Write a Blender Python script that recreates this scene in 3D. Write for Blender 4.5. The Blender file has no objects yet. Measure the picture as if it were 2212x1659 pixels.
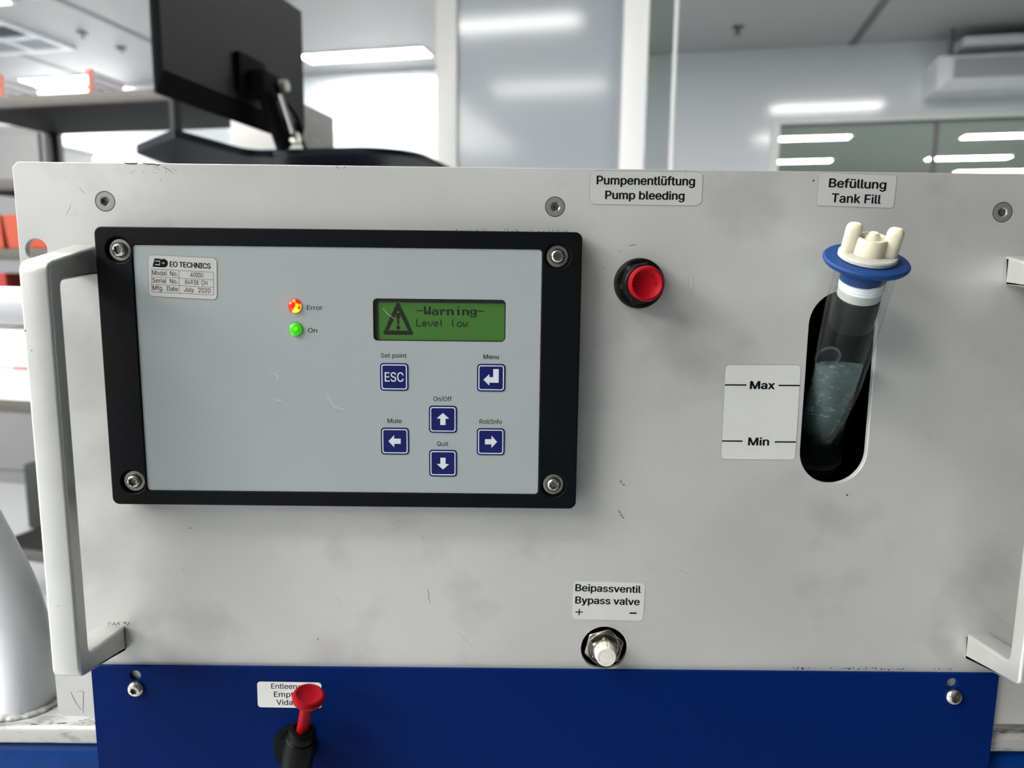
import bpy, math, random
from math import sin, cos, pi, radians, sqrt, atan2
from mathutils import Vector, Matrix

scene = bpy.context.scene
C = scene.collection

# ------------------------------------------------------------------ camera
CAM = Vector((-0.0200, -0.3345, 1.1514))
RIGHT = Vector((0.999929, -0.003049, 0.011522))
DOWN = Vector((0.010964, -0.143755, -0.989552))
FWD = Vector((0.004673, 0.989609, -0.143712))
cd = bpy.data.cameras.new('camera')
cam = bpy.data.objects.new('camera', cd)
C.objects.link(cam)
m = Matrix.Identity(4)
for i in range(3):
    m[i][0], m[i][1], m[i][2], m[i][3] = RIGHT[i], -DOWN[i], -FWD[i], CAM[i]
cam.matrix_world = m
cd.sensor_fit = 'HORIZONTAL'
cd.sensor_width = 36.0
cd.lens = 25.626
cd.clip_start = 0.01
cd.clip_end = 100
cd.dof.use_dof = True
cd.dof.focus_distance = 0.338
cd.dof.aperture_fstop = 9.5
scene.camera = cam

# ------------------------------------------------------------------ world, exposure
w = bpy.data.worlds.new('world')
scene.world = w
w.use_nodes = True
w.node_tree.nodes['Background'].inputs[0].default_value = (0.006, 0.006, 0.006, 1)
w.node_tree.nodes['Background'].inputs[1].default_value = 1.0
scene.view_settings.view_transform = 'Standard'
scene.view_settings.look = 'None'
scene.view_settings.gamma = 1.0
scene.view_settings.use_curve_mapping = False
scene.view_settings.exposure = 1.9
scene.cycles.max_bounces = 10
scene.cycles.transparent_max_bounces = 24
TUBE_POWER = 16.0            # radiance of the ceiling tubes

# ------------------------------------------------------------------ frames
Z0 = 1.2                                     # top edge of the chiller's front panel
ANG = radians(13.0)                          # the room is turned against the chiller
RV = Vector((cos(ANG), -sin(ANG), 0))        # across the room
FV = Vector((sin(ANG), cos(ANG), 0))         # into the room
def TM(x, y, z):                             # chiller millimetres
    return Vector((x * .001, y * .001, Z0 + z * .001))
def TR(a, b, h):                             # room metres, h measured from 1.1514 m above the floor
    return Vector((CAM.x, CAM.y, 0)) + RV * a + FV * b + Vector((0, 0, CAM.z + h))
FLOOR = -CAM.z
def frame(o, u, v, n, base=TM):
    """local (x,y,z) along u,v,n from o, all in the units of base"""
    o, u, v, n = Vector(o), Vector(u), Vector(v), Vector(n)
    def T(x, y, z):
        p = o + u * x + v * y + n * z
        return base(p.x, p.y, p.z)
    return T
def face2d(cx, cz, y, rot=0.0):
    """on the front of the chiller: x right, y up, z towards the viewer (mm)"""
    r = radians(rot)
    return frame((cx, y, cz), (cos(r), 0, sin(r)), (-sin(r), 0, cos(r)), (0, -1, 0))

# ------------------------------------------------------------------ materials
def lin(c):
    return tuple((x / 255 / 12.92) if x / 255 <= .04045 else ((x / 255 + .055) / 1.055) ** 2.4 for x in c)
def mat(name, rgb, rough=.5, metal=0.0, var=0.0, scale=40.0, spec=.5, bump=0.0, bscale=400.0, emit=None, estr=0.0, coat=0.0):
    mt = bpy.data.materials.new(name)
    mt.use_nodes = True
    nt = mt.node_tree
    b = nt.nodes['Principled BSDF']
    col = lin(rgb)
    b.inputs['Base Color'].default_value = (*col, 1)
    b.inputs['Roughness'].default_value = rough
    b.inputs['Metallic'].default_value = metal
    b.inputs['Specular IOR Level'].default_value = spec
    b.inputs['Coat Weight'].default_value = coat
    b.inputs['Coat Roughness'].default_value = .08
    if emit:
        b.inputs['Emission Color'].default_value = (*lin(emit), 1)
        b.inputs['Emission Strength'].default_value = estr
    if var > 0 or bump > 0:
        tc = nt.nodes.new('ShaderNodeTexCoord')
    if var > 0:
        nz = nt.nodes.new('ShaderNodeTexNoise')
        nz.inputs['Scale'].default_value = scale
        nz.inputs['Detail'].default_value = 6
        nt.links.new(tc.outputs['Object'], nz.inputs['Vector'])
        rp = nt.nodes.new('ShaderNodeValToRGB')
        rp.color_ramp.elements[0].position = .3
        rp.color_ramp.elements[1].position = .7
        rp.color_ramp.elements[0].color = (*[x * (1 - var) for x in col], 1)
        rp.color_ramp.elements[1].color = (*[min(1, x * (1 + var)) for x in col], 1)
        nt.links.new(nz.outputs['Fac'], rp.inputs['Fac'])
        nt.links.new(rp.outputs['Color'], b.inputs['Base Color'])
    if bump > 0:
        n2 = nt.nodes.new('ShaderNodeTexNoise')
        n2.inputs['Scale'].default_value = bscale
        n2.inputs['Detail'].default_value = 3
        nt.links.new(tc.outputs['Object'], n2.inputs['Vector'])
        bp = nt.nodes.new('ShaderNodeBump')
        bp.inputs['Strength'].default_value = bump
        bp.inputs['Distance'].default_value = .0005
        nt.links.new(n2.outputs['Fac'], bp.inputs['Height'])
        nt.links.new(bp.outputs['Normal'], b.inputs['Normal'])
    return mt

def panel_metal():
    """worn light grey lacquer: handling smudges, fine specks"""
    mt = mat('panel_lacquer', (200, 201, 198), .45, metal=.3)
    nt = mt.node_tree
    b = nt.nodes['Principled BSDF']
    L = nt.links.new
    tc = nt.nodes.new('ShaderNodeTexCoord')
    def noise(scale, detail, lo, hi, vec=None):
        n = nt.nodes.new('ShaderNodeTexNoise')
        n.inputs['Scale'].default_value = scale
        n.inputs['Detail'].default_value = detail
        L(vec or tc.outputs['Object'], n.inputs['Vector'])
        r = nt.nodes.new('ShaderNodeMapRange')
        r.inputs['From Min'].default_value = lo
        r.inputs['From Max'].default_value = hi
        L(n.outputs['Fac'], r.inputs['Value'])
        return r.outputs['Result']
    def mix(fac, a, c):
        x = nt.nodes.new('ShaderNodeMix')
        x.data_type = 'RGBA'
        if hasattr(fac, 'links'):
            L(fac, x.inputs['Factor'])
        for k, v in (('A', a), ('B', c)):
            s = [i for i in x.inputs if i.name == k and i.type == 'RGBA'][0]
            if hasattr(v, 'links'):
                L(v, s)
            else:
                s.default_value = (*lin(v), 1)
        return [o for o in x.outputs if o.type == 'RGBA'][0]
    c = mix(noise(9, 4, .35, .68), (205, 206, 203), (190, 191, 189))
    sm = nt.nodes.new('ShaderNodeMath'); sm.operation = 'MULTIPLY'
    L(noise(22, 8, .56, .74), sm.inputs[0]); sm.inputs[1].default_value = .42
    c = mix(sm.outputs[0], c, (150, 151, 149))
    sp = nt.nodes.new('ShaderNodeMath'); sp.operation = 'MULTIPLY'
    L(noise(700, 2, .70, .78), sp.inputs[0]); sp.inputs[1].default_value = .35
    c = mix(sp.outputs[0], c, (120, 120, 118))
    L(c, b.inputs['Base Color'])
    L(noise(14, 5, -.4, 1.6), b.inputs['Roughness'])
    return mt

def clear(name, tint, gloss=.9, alpha=1.0, edge=None, rough=.02):
    """thin clear plastic / liquid: transparent plus a fresnel shine"""
    mt = bpy.data.materials.new(name)
    mt.use_nodes = True
    nt = mt.node_tree
    nt.nodes.remove(nt.nodes['Principled BSDF'])
    out = nt.nodes['Material Output']
    t = nt.nodes.new('ShaderNodeBsdfTransparent'); t.inputs[0].default_value = (*tint, 1)
    g = nt.nodes.new('ShaderNodeBsdfGlossy'); g.inputs['Roughness'].default_value = rough
    lw0 = nt.nodes.new('ShaderNodeLayerWeight'); lw0.inputs['Blend'].default_value = .5
    pw = nt.nodes.new('ShaderNodeMath'); pw.operation = 'POWER'; pw.inputs[1].default_value = 3.0
    nt.links.new(lw0.outputs['Facing'], pw.inputs[0])
    lw = nt.nodes.new('ShaderNodeMapRange'); lw.inputs['To Min'].default_value = .025
    nt.links.new(pw.outputs[0], lw.inputs['Value'])
    mu = nt.nodes.new('ShaderNodeMath'); mu.operation = 'MULTIPLY'
    nt.links.new(lw.outputs[0], mu.inputs[0]); mu.inputs[1].default_value = gloss
    mx = nt.nodes.new('ShaderNodeMixShader')
    nt.links.new(mu.outputs[0], mx.inputs[0])
    nt.links.new(t.outputs[0], mx.inputs[1])
    nt.links.new(g.outputs[0], mx.inputs[2])
    nt.links.new(mx.outputs[0], out.inputs['Surface'])
    return mt

M = {}
M['panel'] = panel_metal()
M['panel_edge'] = mat('panel_edge', (150, 152, 152), .4)
M['handle'] = mat('handle_lacquer', (204, 205, 202), .36, metal=.6, var=.04, scale=60)
M['chassis'] = mat('chassis_steel', (26, 30, 31), .6)
M['mark'] = mat('scratch', (88, 86, 82), .7)
M['grime'] = mat('brown_grime', (128, 118, 102), .8)
M['scuff'] = mat('ink_scuff', (28, 38, 62), .6)
M['mark_dark'] = mat('chipped_paint', (40, 40, 40), .8)
M['peel'] = mat('peeled_film', (196, 198, 197), .5)
M['mark_faint'] = mat('faint_scuff_shadow', (158, 157, 153), .6)
M['sticker'] = mat('sticker_film', (188, 190, 188), .42)
M['sticker_white'] = mat('white_sticker', (206, 208, 205), .42, var=.02, scale=50)
M['sticker_bright'] = mat('bright_sticker', (232, 233, 233), .4, var=.03, scale=120)
M['sticker_edge'] = mat('sticker_edge_dirt', (110, 110, 104), .7)
M['ink'] = mat('black_ink', (14, 16, 20), .6, spec=.08)
M['ink_grey'] = mat('grey_ink', (62, 62, 74), .6, spec=.08)
M['logo_green'] = mat('dark_green_ink', (6, 22, 22), .6, spec=.08)
M['bezel'] = mat('black_bezel', (7, 9, 13), .5, bump=.25, bscale=1500, spec=.12)
M['face'] = mat('membrane', (160, 167, 168), .36, bump=.08, bscale=60)
M['navy'] = mat('key_blue', (18, 26, 90), .4, spec=.25)
M['white'] = mat('key_white', (212, 216, 224), .4)
M['lcd_rim'] = mat('lcd_rim', (28, 32, 34), .5)
M['lcd_pixel'] = mat('lcd_pixel', (18, 26, 20), .5)
M['steel'] = mat('stainless', (205, 202, 195), .22, metal=1)
M['steel_dull'] = mat('dull_stainless', (165, 163, 158), .42, metal=1)
M['steel_dark'] = mat('nickel', (150, 146, 138), .28, metal=1)
M['screw_grey'] = mat('screw_grey', (158, 158, 155), .4, metal=.6)
M['socket'] = mat('socket_dark', (60, 58, 54), .5, metal=1)
M['hole'] = mat('dark_hole', (8, 9, 10), .8)
M['black_plastic'] = mat('black_plastic', (5, 7, 8), .45, spec=.12)
M['red'] = mat('red_plastic', (150, 3, 22), .5, var=.06, scale=300, spec=.12)
M['blue_panel'] = mat('blue_lacquer', (0, 30, 92), .6, var=.02, scale=20, spec=.06)
M['blue_rubber'] = mat('blue_rubber', (17, 56, 114), .55, spec=.25, var=.05, scale=120)
M['cap_white'] = mat('ivory_plastic', (204, 198, 176), .42, spec=.35, var=.02, scale=80)
M['cap_flange'] = mat('grey_white_plastic', (178, 178, 170), .42, var=.04, scale=250, spec=.35)
M['tape'] = mat('thread_tape', (232, 234, 234), .5, bump=.8, bscale=500)
M['black_rubber'] = mat('black_rubber', (16, 18, 19), .65, spec=.2)
M['knob_white'] = mat('white_knob', (224, 221, 212), .45, var=.05, scale=300)
M['acrylic'] = clear('clear_acrylic', (.95, .97, .97), .32)
M['cart_paint'] = mat('white_cart_paint', (216, 218, 222), .28, var=.03, scale=40)
M['bumper'] = mat('blue_bumper', (2, 48, 112), .45, spec=.1, var=.16, scale=60, bump=.3, bscale=90)
M['brass'] = mat('brass', (170, 140, 110), .3, metal=1)
M['wall'] = mat('wall_coated', (214, 219, 223), .11)
M['ceiling'] = mat('ceiling_panel', (170, 171, 171), .5)
M['joint'] = mat('joint_grey', (104, 107, 108), .5)
M['floor'] = mat('floor_vinyl', (164, 167, 168), .3, var=.04, scale=3)
M['trim'] = mat('aluminium_trim', (226, 228, 228), .4)
M['trim_warm'] = mat('beige_trim', (190, 190, 190), .4)
M['mid_panel'] = mat('glossy_panel', (154, 160, 165), .11, spec=.28)
M['glass'] = clear('window_glass', (.84, .87, .85), .8)
M['next_room'] = mat('next_room_wall', (172, 178, 175), .5)
M['monitor'] = mat('monitor_shell', (14, 18, 24), .5, spec=.2)
M['monitor_dark'] = mat('monitor_black_and_shade', (4, 5, 8), .7, spec=.08)
M['console'] = mat('console_black', (9, 14, 26), .5, spec=.2)
M['chrome'] = mat('chrome', (215, 212, 206), .15, metal=1)
M['shelf'] = mat('shelf_steel', (66, 64, 60), .55, metal=.2)
M['shelf_dark'] = mat('shelf_dark', (12, 13, 15), .6, spec=.2)
M['post'] = mat('post_dark', (16, 20, 22), .5, spec=.3)
M['orange'] = mat('orange_plastic', (150, 54, 24), .5)
M['red_orange'] = mat('red_orange_plastic', (140, 24, 16), .5)
M['card'] = mat('card_white', (236, 237, 238), .6)
M['card_print'] = mat('card_print', (178, 180, 184), .6)
M['carton'] = mat('grey_carton', (168, 168, 166), .6)
M['carton_white'] = mat('white_carton', (228, 230, 230), .5)
M['stripe_red'] = mat('stripe_red', (206, 110, 116), .5)
M['stripe_blue'] = mat('stripe_blue', (90, 130, 200), .5)
M['print_olive'] = mat('print_olive', (130, 130, 96), .5)
M['cabinet'] = mat('grey_cabinet', (112, 113, 114), .45)
M['grille'] = mat('grille_grey', (178, 181, 190), .5)
M['unit_white'] = mat('unit_white', (216, 219, 224), .4)
M['vent_dark'] = mat('vent_dark', (92, 96, 98), .5)
M['black_case'] = mat('black_case', (24, 26, 28), .5)
M['wall_dark'] = mat('wall_dark_grey', (46, 49, 52), .5)
M['wall_mid'] = mat('wall_mid_grey', (120, 123, 125), .45)
M['wall_dim'] = mat('wall_grey', (92, 95, 98), .5)
M['tube_light'] = mat('lamp_tube', (255, 255, 255), .5, emit=(255, 252, 248), estr=TUBE_POWER)
M['lamp_body'] = mat('lamp_body', (225, 227, 228), .4)

def led(name, c1, c2, s1, s2):
    mt = mat(name, c1, .25)
    nt = mt.node_tree; b = nt.nodes['Principled BSDF']
    tc = nt.nodes.new('ShaderNodeTexCoord')
    n = nt.nodes.new('ShaderNodeTexNoise'); n.inputs['Scale'].default_value = 330; n.inputs['Detail'].default_value = 0
    nt.links.new(tc.outputs['Object'], n.inputs['Vector'])
    r = nt.nodes.new('ShaderNodeValToRGB')
    r.color_ramp.elements[0].position = .57; r.color_ramp.elements[1].position = .72
    r.color_ramp.elements[0].color = (*[x * s1 for x in lin(c1)], 1)
    r.color_ramp.elements[1].color = (*[x * s2 for x in lin(c2)], 1)
    nt.links.new(n.outputs['Fac'], r.inputs['Fac'])
    nt.links.new(r.outputs['Color'], b.inputs['Emission Color'])
    b.inputs['Emission Strength'].default_value = 1.0
    return mt
M['led_red'] = led('led_red', (245, 20, 8), (255, 200, 40), .50, .60)
M['led_green'] = led('led_green', (40, 150, 10), (130, 240, 20), .34, .52)

def lcd_mat():
    mt = mat('lcd_backlight', (52, 86, 40), .3, emit=(60, 110, 35), estr=.10)
    return mt
M['lcd'] = lcd_mat()

def weld_paint():
    mt = mat('dirty_frame_paint', (172, 173, 171), .35)
    nt = mt.node_tree; b = nt.nodes['Principled BSDF']
    tc = nt.nodes.new('ShaderNodeTexCoord')
    mp = nt.nodes.new('ShaderNodeMapping'); mp.inputs['Scale'].default_value = (1, 3, 3)
    n = nt.nodes.new('ShaderNodeTexNoise'); n.inputs['Scale'].default_value = 45; n.inputs['Detail'].default_value = 8
    n.inputs['Roughness'].default_value = .7
    nt.links.new(tc.outputs['Object'], mp.inputs['Vector']); nt.links.new(mp.outputs[0], n.inputs['Vector'])
    r = nt.nodes.new('ShaderNodeValToRGB')
    r.color_ramp.elements[0].position = .50; r.color_ramp.elements[1].position = .70
    r.color_ramp.elements[0].color = (*lin((174, 175, 173)), 1)
    r.color_ramp.elements[1].color = (*lin((70, 72, 74)), 1)
    nt.links.new(n.outputs['Fac'], r.inputs['Fac']); nt.links.new(r.outputs['Color'], b.inputs['Base Color'])
    return mt
M['frame_paint'] = weld_paint()

def water_mat():
    """cloudy greenish coolant with small bubbles"""
    mt = clear('coolant', (.60, .72, .70), .5)
    nt = mt.node_tree
    out = nt.nodes['Material Output']
    base = out.inputs['Surface'].links[0].from_node
    tc = nt.nodes.new('ShaderNodeTexCoord')
    mp = nt.nodes.new('ShaderNodeMapping'); mp.inputs['Scale'].default_value = (.7, .7, 1.5)
    v = nt.nodes.new('ShaderNodeTexNoise'); v.inputs['Scale'].default_value = 330; v.inputs['Detail'].default_value = 5
    v.inputs['Distortion'].default_value = 1.2
    nt.links.new(tc.outputs['Object'], mp.inputs['Vector']); nt.links.new(mp.outputs[0], v.inputs['Vector'])
    r = nt.nodes.new('ShaderNodeMapRange'); r.inputs['From Min'].default_value = .5; r.inputs['From Max'].default_value = .75
    r.inputs['To Min'].default_value = .25; r.inputs['To Max'].default_value = .75
    nt.links.new(v.outputs['Fac'], r.inputs['Value'])
    d = nt.nodes.new('ShaderNodeBsdfDiffuse'); d.inputs[0].default_value = (*lin((128, 152, 150)), 1)
    mx = nt.nodes.new('ShaderNodeMixShader')
    sx = nt.nodes.new('ShaderNodeSeparateXYZ'); nt.links.new(tc.outputs['Object'], sx.inputs[0])
    zr = nt.nodes.new('ShaderNodeMapRange'); zr.inputs['From Min'].default_value = .014; zr.inputs['From Max'].default_value = .026
    zr.inputs['To Min'].default_value = .12
    nt.links.new(sx.outputs['Z'], zr.inputs['Value'])          # the froth floats near the surface
    fo = nt.nodes.new('ShaderNodeMath'); fo.operation = 'MULTIPLY'
    nt.links.new(r.outputs[0], fo.inputs[0]); nt.links.new(zr.outputs[0], fo.inputs[1])
    r = fo
    nt.links.new(r.outputs[0], mx.inputs[0]); nt.links.new(base.outputs[0], mx.inputs[1]); nt.links.new(d.outputs[0], mx.inputs[2])
    nt.links.new(mx.outputs[0], out.inputs['Surface'])
    return mt
M['port_grey'] = mat('port_grey', (96, 100, 100), .6)
M['water'] = water_mat()

# ------------------------------------------------------------------ mesh building
class MB:
    def __init__(s, T=TM):
        s.v, s.f, s.m, s.T = [], [], [], T
    def add(s, verts, faces, mt, T=None):
        T = T or s.T
        n = len(s.v)
        s.v += [T(*p) for p in verts]
        s.f += [tuple(i + n for i in f) for f in faces]
        s.m += [mt] * len(faces)
        return s
    def box(s, x0, x1, y0, y1, z0, z1, mt, bev=0.0, T=None):
        if bev <= 0:
            v = [(x, y, z) for z in (z0, z1) for y in (y0, y1) for x in (x0, x1)]
            return s.add(v, [(0, 2, 3, 1), (4, 5, 7, 6), (0, 1, 5, 4), (2, 6, 7, 3), (0, 4, 6, 2), (1, 3, 7, 5)], mt, T)
        import bmesh
        bm = bmesh.new()
        bmesh.ops.create_cube(bm, size=1)
        for q in bm.verts:
            q.co = Vector(((x0 + x1) / 2 + q.co.x * (x1 - x0), (y0 + y1) / 2 + q.co.y * (y1 - y0), (z0 + z1) / 2 + q.co.z * (z1 - z0)))
        bmesh.ops.bevel(bm, geom=bm.edges[:], offset=bev, segments=3, profile=.5, affect='EDGES')
        bm.verts.index_update()
        s.add([tuple(q.co) for q in bm.verts], [tuple(q.index for q in f.verts) for f in bm.faces], mt, T)
        bm.free()
        return s
    def rings(s, rs, mt, T=None, n=48, cap0=True, cap1=True, closed=False):
        """rs: list of (radius or function of angle, height[, material]); local z is the axis"""
        T = T or s.T
        v, f, mm = [], [], []
        for r in rs:
            for k in range(n):
                a = 2 * pi * k / n
                q = r[0](a) if callable(r[0]) else r[0]
                v.append((q * cos(a), q * sin(a), r[1]))
        R = len(rs)
        base = len(s.v)
        s.v += [T(*p) for p in v]
        for i in range(R if closed else R - 1):
            j = (i + 1) % R
            mt2 = rs[i][2] if len(rs[i]) > 2 else mt
            for k in range(n):
                k2 = (k + 1) % n
                s.f.append((base + i * n + k, base + i * n + k2, base + j * n + k2, base + j * n + k)); s.m.append(mt2)
        if not closed:
            if cap0:
                s.f.append(tuple(base + k for k in reversed(range(n)))); s.m.append(mt)
            if cap1:
                s.f.append(tuple(base + (R - 1) * n + k for k in range(n))); s.m.append(rs[-1][2] if len(rs[-1]) > 2 else mt)
        return s
    def plate(s, loops, z0, z1, mt, bev=0.0, T=None):
        """filled outline(s) with holes, from local z0 (back) to z1 (front), edges rounded by bev"""
        cu = bpy.data.curves.new('tmp', 'CURVE')
        cu.dimensions = '2D'
        cu.fill_mode = 'BOTH'
        for lp in loops:
            sp = cu.splines.new('POLY')
            sp.points.add(len(lp) - 1)
            for p, q in zip(sp.points, lp):
                p.co = (q[0], q[1], 0, 1)
            sp.use_cyclic_u = True
        h = abs(z1 - z0)
        cu.extrude = h / 2 - bev
        cu.bevel_depth = bev
        cu.bevel_resolution = 2
        cu.offset = -bev
        if h < 1e-9:
            cu.extrude = 0
        return s._curve(cu, mt, T, (0, 0, (z0 + z1) / 2), (1, 1, 1))
    def _curve(s, cu, mt, T, off, sc):
        ob = bpy.data.objects.new('tmp', cu)
        C.objects.link(ob)
        dg = bpy.context.evaluated_depsgraph_get()
        me = bpy.data.meshes.new_from_object(ob.evaluated_get(dg))
        vs = [(v.co.x * sc[0] + off[0], v.co.y * sc[1] + off[1], v.co.z * sc[2] + off[2]) for v in me.vertices]
        s.add(vs, [tuple(p.vertices) for p in me.polygons], mt, T)
        bpy.data.objects.remove(ob)
        bpy.data.curves.remove(cu)
        bpy.data.meshes.remove(me)
        return s
    def text(s, txt, x0, x1, base, cap, z, mt, T=None, bold=0.0, res=3, space=1.0):
        """flat lettering: x0..x1 wide, capitals cap high standing on the line base"""
        groups = letters(txt, res, space)
        lo = min(v[0] for g in groups for v in g[0]); hi = max(v[0] for g in groups for v in g[0])
        sx = (x1 - x0) / (hi - lo)
        sy = cap / CAPH
        d = bold * (x1 - x0) / max(1, len(txt))              # heavier strokes: the letter laid over itself, slightly shifted
        for i, (ox, oz) in enumerate(((0, 0), (-d, 0), (d, 0), (0, d * .5), (0, -d * .5)) if bold else ((0, 0),)):
            for k, (vs, fs) in enumerate(groups):
                fs = list(fs)
                s.add([((x - lo) * sx + x0 + ox, y * sy + base + oz, z + i * .002 + (k % 3) * .0005) for x, y in vs], fs, mt, T)
        return s
    def strip(s, pts, wd, y, mt, T=None):
        """a thin mark on a face: pts in the face's own x,z"""
        v, f = [], []
        n = len(pts)
        for i, p in enumerate(pts):
            a = pts[max(0, i - 1)]; b = pts[min(n - 1, i + 1)]
            d = Vector((b[0] - a[0], b[1] - a[1], 0)); d = d.normalized() if d.length > 0 else Vector((1, 0, 0))
            k = wd * (.35 if i in (0, n - 1) else .5)
            v += [(p[0] - d.y * k, y, p[1] + d.x * k), (p[0] + d.y * k, y, p[1] - d.x * k)]
        for i in range(n - 1):
            f.append((2 * i, 2 * i + 1, 2 * i + 3, 2 * i + 2))
        return s.add(v, f, mt, T)
    def dot(s, x, z, r, y, mt, T=None, k=9):
        rr = random.Random(int(x * 100 + z * 17))
        v = [(x + cos(2 * pi * i / k) * r * rr.uniform(.6, 1.2), y, z + sin(2 * pi * i / k) * r * rr.uniform(.6, 1.2)) for i in range(k)]
        return s.add(v, [tuple(range(k))], mt, T)
    def tube(s, pts, r, mt, T=None, n=28, bend=0.0, caps=True, seg=8):
        P = [Vector(p) for p in pts]
        if bend > 0:
            Q = [P[0]]
            for i in range(1, len(P) - 1):
                a = (P[i - 1] - P[i]); b = (P[i + 1] - P[i])
                d = min(bend, a.length * .48, b.length * .48)
                p0 = P[i] + a.normalized() * d; p1 = P[i] + b.normalized() * d
                for k in range(seg + 1):
                    t = k / seg
                    Q.append(p0 * (1 - t) ** 2 + P[i] * 2 * t * (1 - t) + p1 * t * t)
            Q.append(P[-1]); P = Q
        T = T or s.T
        base = len(s.v)
        up = None
        for i, p in enumerate(P):
            d = (P[min(i + 1, len(P) - 1)] - P[max(0, i - 1)]).normalized()
            if up is None:
                up = d.orthogonal().normalized()
            up = (up - d * up.dot(d)).normalized()
            sd = d.cross(up)
            for k in range(n):
                a = 2 * pi * k / n
                q = p + up * (r * cos(a)) + sd * (r * sin(a))
                s.v.append(T(*q))
        for i in range(len(P) - 1):
            for k in range(n):
                k2 = (k + 1) % n
                s.f.append((base + i * n + k, base + i * n + k2, base + (i + 1) * n + k2, base + (i + 1) * n + k)); s.m.append(mt)
        if caps:
            s.f.append(tuple(base + k for k in reversed(range(n)))); s.m.append(mt)
            s.f.append(tuple(base + (len(P) - 1) * n + k for k in range(n))); s.m.append(mt)
        return s
    def prism(s, poly, z0, z1, mt, T=None):
        n = len(poly)
        v = [(p[0], p[1], z0) for p in poly] + [(p[0], p[1], z1) for p in poly]
        f = [tuple(reversed(range(n))), tuple(range(n, 2 * n))] + [(i, (i + 1) % n, n + (i + 1) % n, n + i) for i in range(n)]
        return s.add(v, f, mt, T)

_cache = {}
def letters(txt, res, space):
    """[(verts, faces)] of a line of text, each outline with its holes filled separately"""
    key = (txt, res, space)
    if key in _cache:
        return _cache[key]
    cu = bpy.data.curves.new('tmp', 'FONT')
    cu.body = txt; cu.size = 1.0; cu.space_character = space
    if FONT:
        cu.font = FONT
    ob = bpy.data.objects.new('tmp', cu); C.objects.link(ob)
    c2 = ob.to_curve(bpy.context.evaluated_depsgraph_get())
    loops = []
    for sp in c2.splines:
        P = []
        bp = sp.bezier_points
        for a in range(len(bp)):
            p, q = bp[a], bp[(a + 1) % len(bp)]
            p0, p1, p2, p3 = p.co, p.handle_right, q.handle_left, q.co
            straight = abs((p1 - p0).cross(p3 - p0).z) + abs((p2 - p0).cross(p3 - p0).z) < 1e-7
            for k in range(1 if straight else res + 1):
                t = k / (res + 1)
                v = p0 * (1 - t) ** 3 + p1 * 3 * t * (1 - t) ** 2 + p2 * 3 * t * t * (1 - t) + p3 * t ** 3
                P.append((v.x, v.y))
        if len(P) > 2:
            loops.append(P)
    ob.to_curve_clear()
    bpy.data.objects.remove(ob); bpy.data.curves.remove(cu)
    from mathutils.geometry import delaunay_2d_cdt
    V, E = [], []
    for P in loops:
        b = len(V)
        V += [Vector(p) for p in P]
        E += [(b + k, b + (k + 1) % len(P)) for k in range(len(P))]
    vo, eo, fo, *_ = delaunay_2d_cdt(V, E, [], 0, 1e-5)
    segs = [(P[k - 1], P[k]) for P in loops for k in range(len(P))]
    fs = []
    for f in fo:
        px = sum(vo[q].x for q in f) / 3; py = sum(vo[q].y for q in f) / 3
        wn = 0                                               # winding number of the triangle's centre
        for (ax_, ay), (bx, by) in segs:
            if (ay <= py) != (by <= py) and (bx - ax_) * (py - ay) / (by - ay) + ax_ > px:
                wn += 1 if by > ay else -1
        if wn:
            fs.append(tuple(f))
    res_ = [([(v.x, v.y) for v in vo], fs)]
    _cache[key] = res_
    return res_
# the plain sans-serif that ships with Blender (falls back to the built-in face)
import os
try:
    FONT = bpy.data.fonts.load(os.path.join(bpy.utils.system_resource('DATAFILES', path='fonts'), 'Inter.woff2'))
except Exception:
    FONT = None
# height of a capital letter in the typeface
def _cap():
    cu = bpy.data.curves.new('tmp', 'FONT'); cu.body = 'H'; cu.size = 1.0; cu.font = FONT or cu.font
    ob = bpy.data.objects.new('tmp', cu); C.objects.link(ob)
    me = bpy.data.meshes.new_from_object(ob.evaluated_get(bpy.context.evaluated_depsgraph_get()))
    h = max(v.co.y for v in me.vertices)
    bpy.data.objects.remove(ob); bpy.data.curves.remove(cu); bpy.data.meshes.remove(me)
    return h
CAPH = _cap()

def rrect(x0, x1, y0, y1, r, n=6):
    if r <= 0:
        return [(x0, y0), (x1, y0), (x1, y1), (x0, y1)]
    out = []
    for cx, cy, a0 in ((x1 - r, y0 + r, -90), (x1 - r, y1 - r, 0), (x0 + r, y1 - r, 90), (x0 + r, y0 + r, 180)):
        for k in range(n + 1):
            a = radians(a0 + 90 * k / n)
            out.append((cx + r * cos(a), cy + r * sin(a)))
    return out
def circ(cx, cy, r, n=40):
    return [(cx + r * cos(2 * pi * k / n), cy + r * sin(2 * pi * k / n)) for k in range(n)]
def rpoly(pts, r, n=5):
    out = []
    P = [Vector((p[0], p[1])) for p in pts]
    for i in range(len(P)):
        rr = r[i] if isinstance(r, (list, tuple)) else r
        a = P[i - 1] - P[i]; b = P[(i + 1) % len(P)] - P[i]
        d = min(rr, a.length * .45, b.length * .45)
        p0 = P[i] + a.normalized() * d; p1 = P[i] + b.normalized() * d
        for k in range(n + 1):
            t = k / n
            q = p0 * (1 - t) ** 2 + P[i] * 2 * t * (1 - t) + p1 * t * t
            out.append((q.x, q.y))
    return out
def hexr(rad, rot=0.0):
    ap = rad * cos(pi / 6)
    def f(a):
        b = (a - rot) % (pi / 3) - pi / 6
        return ap / cos(b)
    return f
def torx(rad, rot=0.0):
    return lambda a: rad * (1 - .13 * (1 - cos(6 * (a - rot))) / 1.0)

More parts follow.
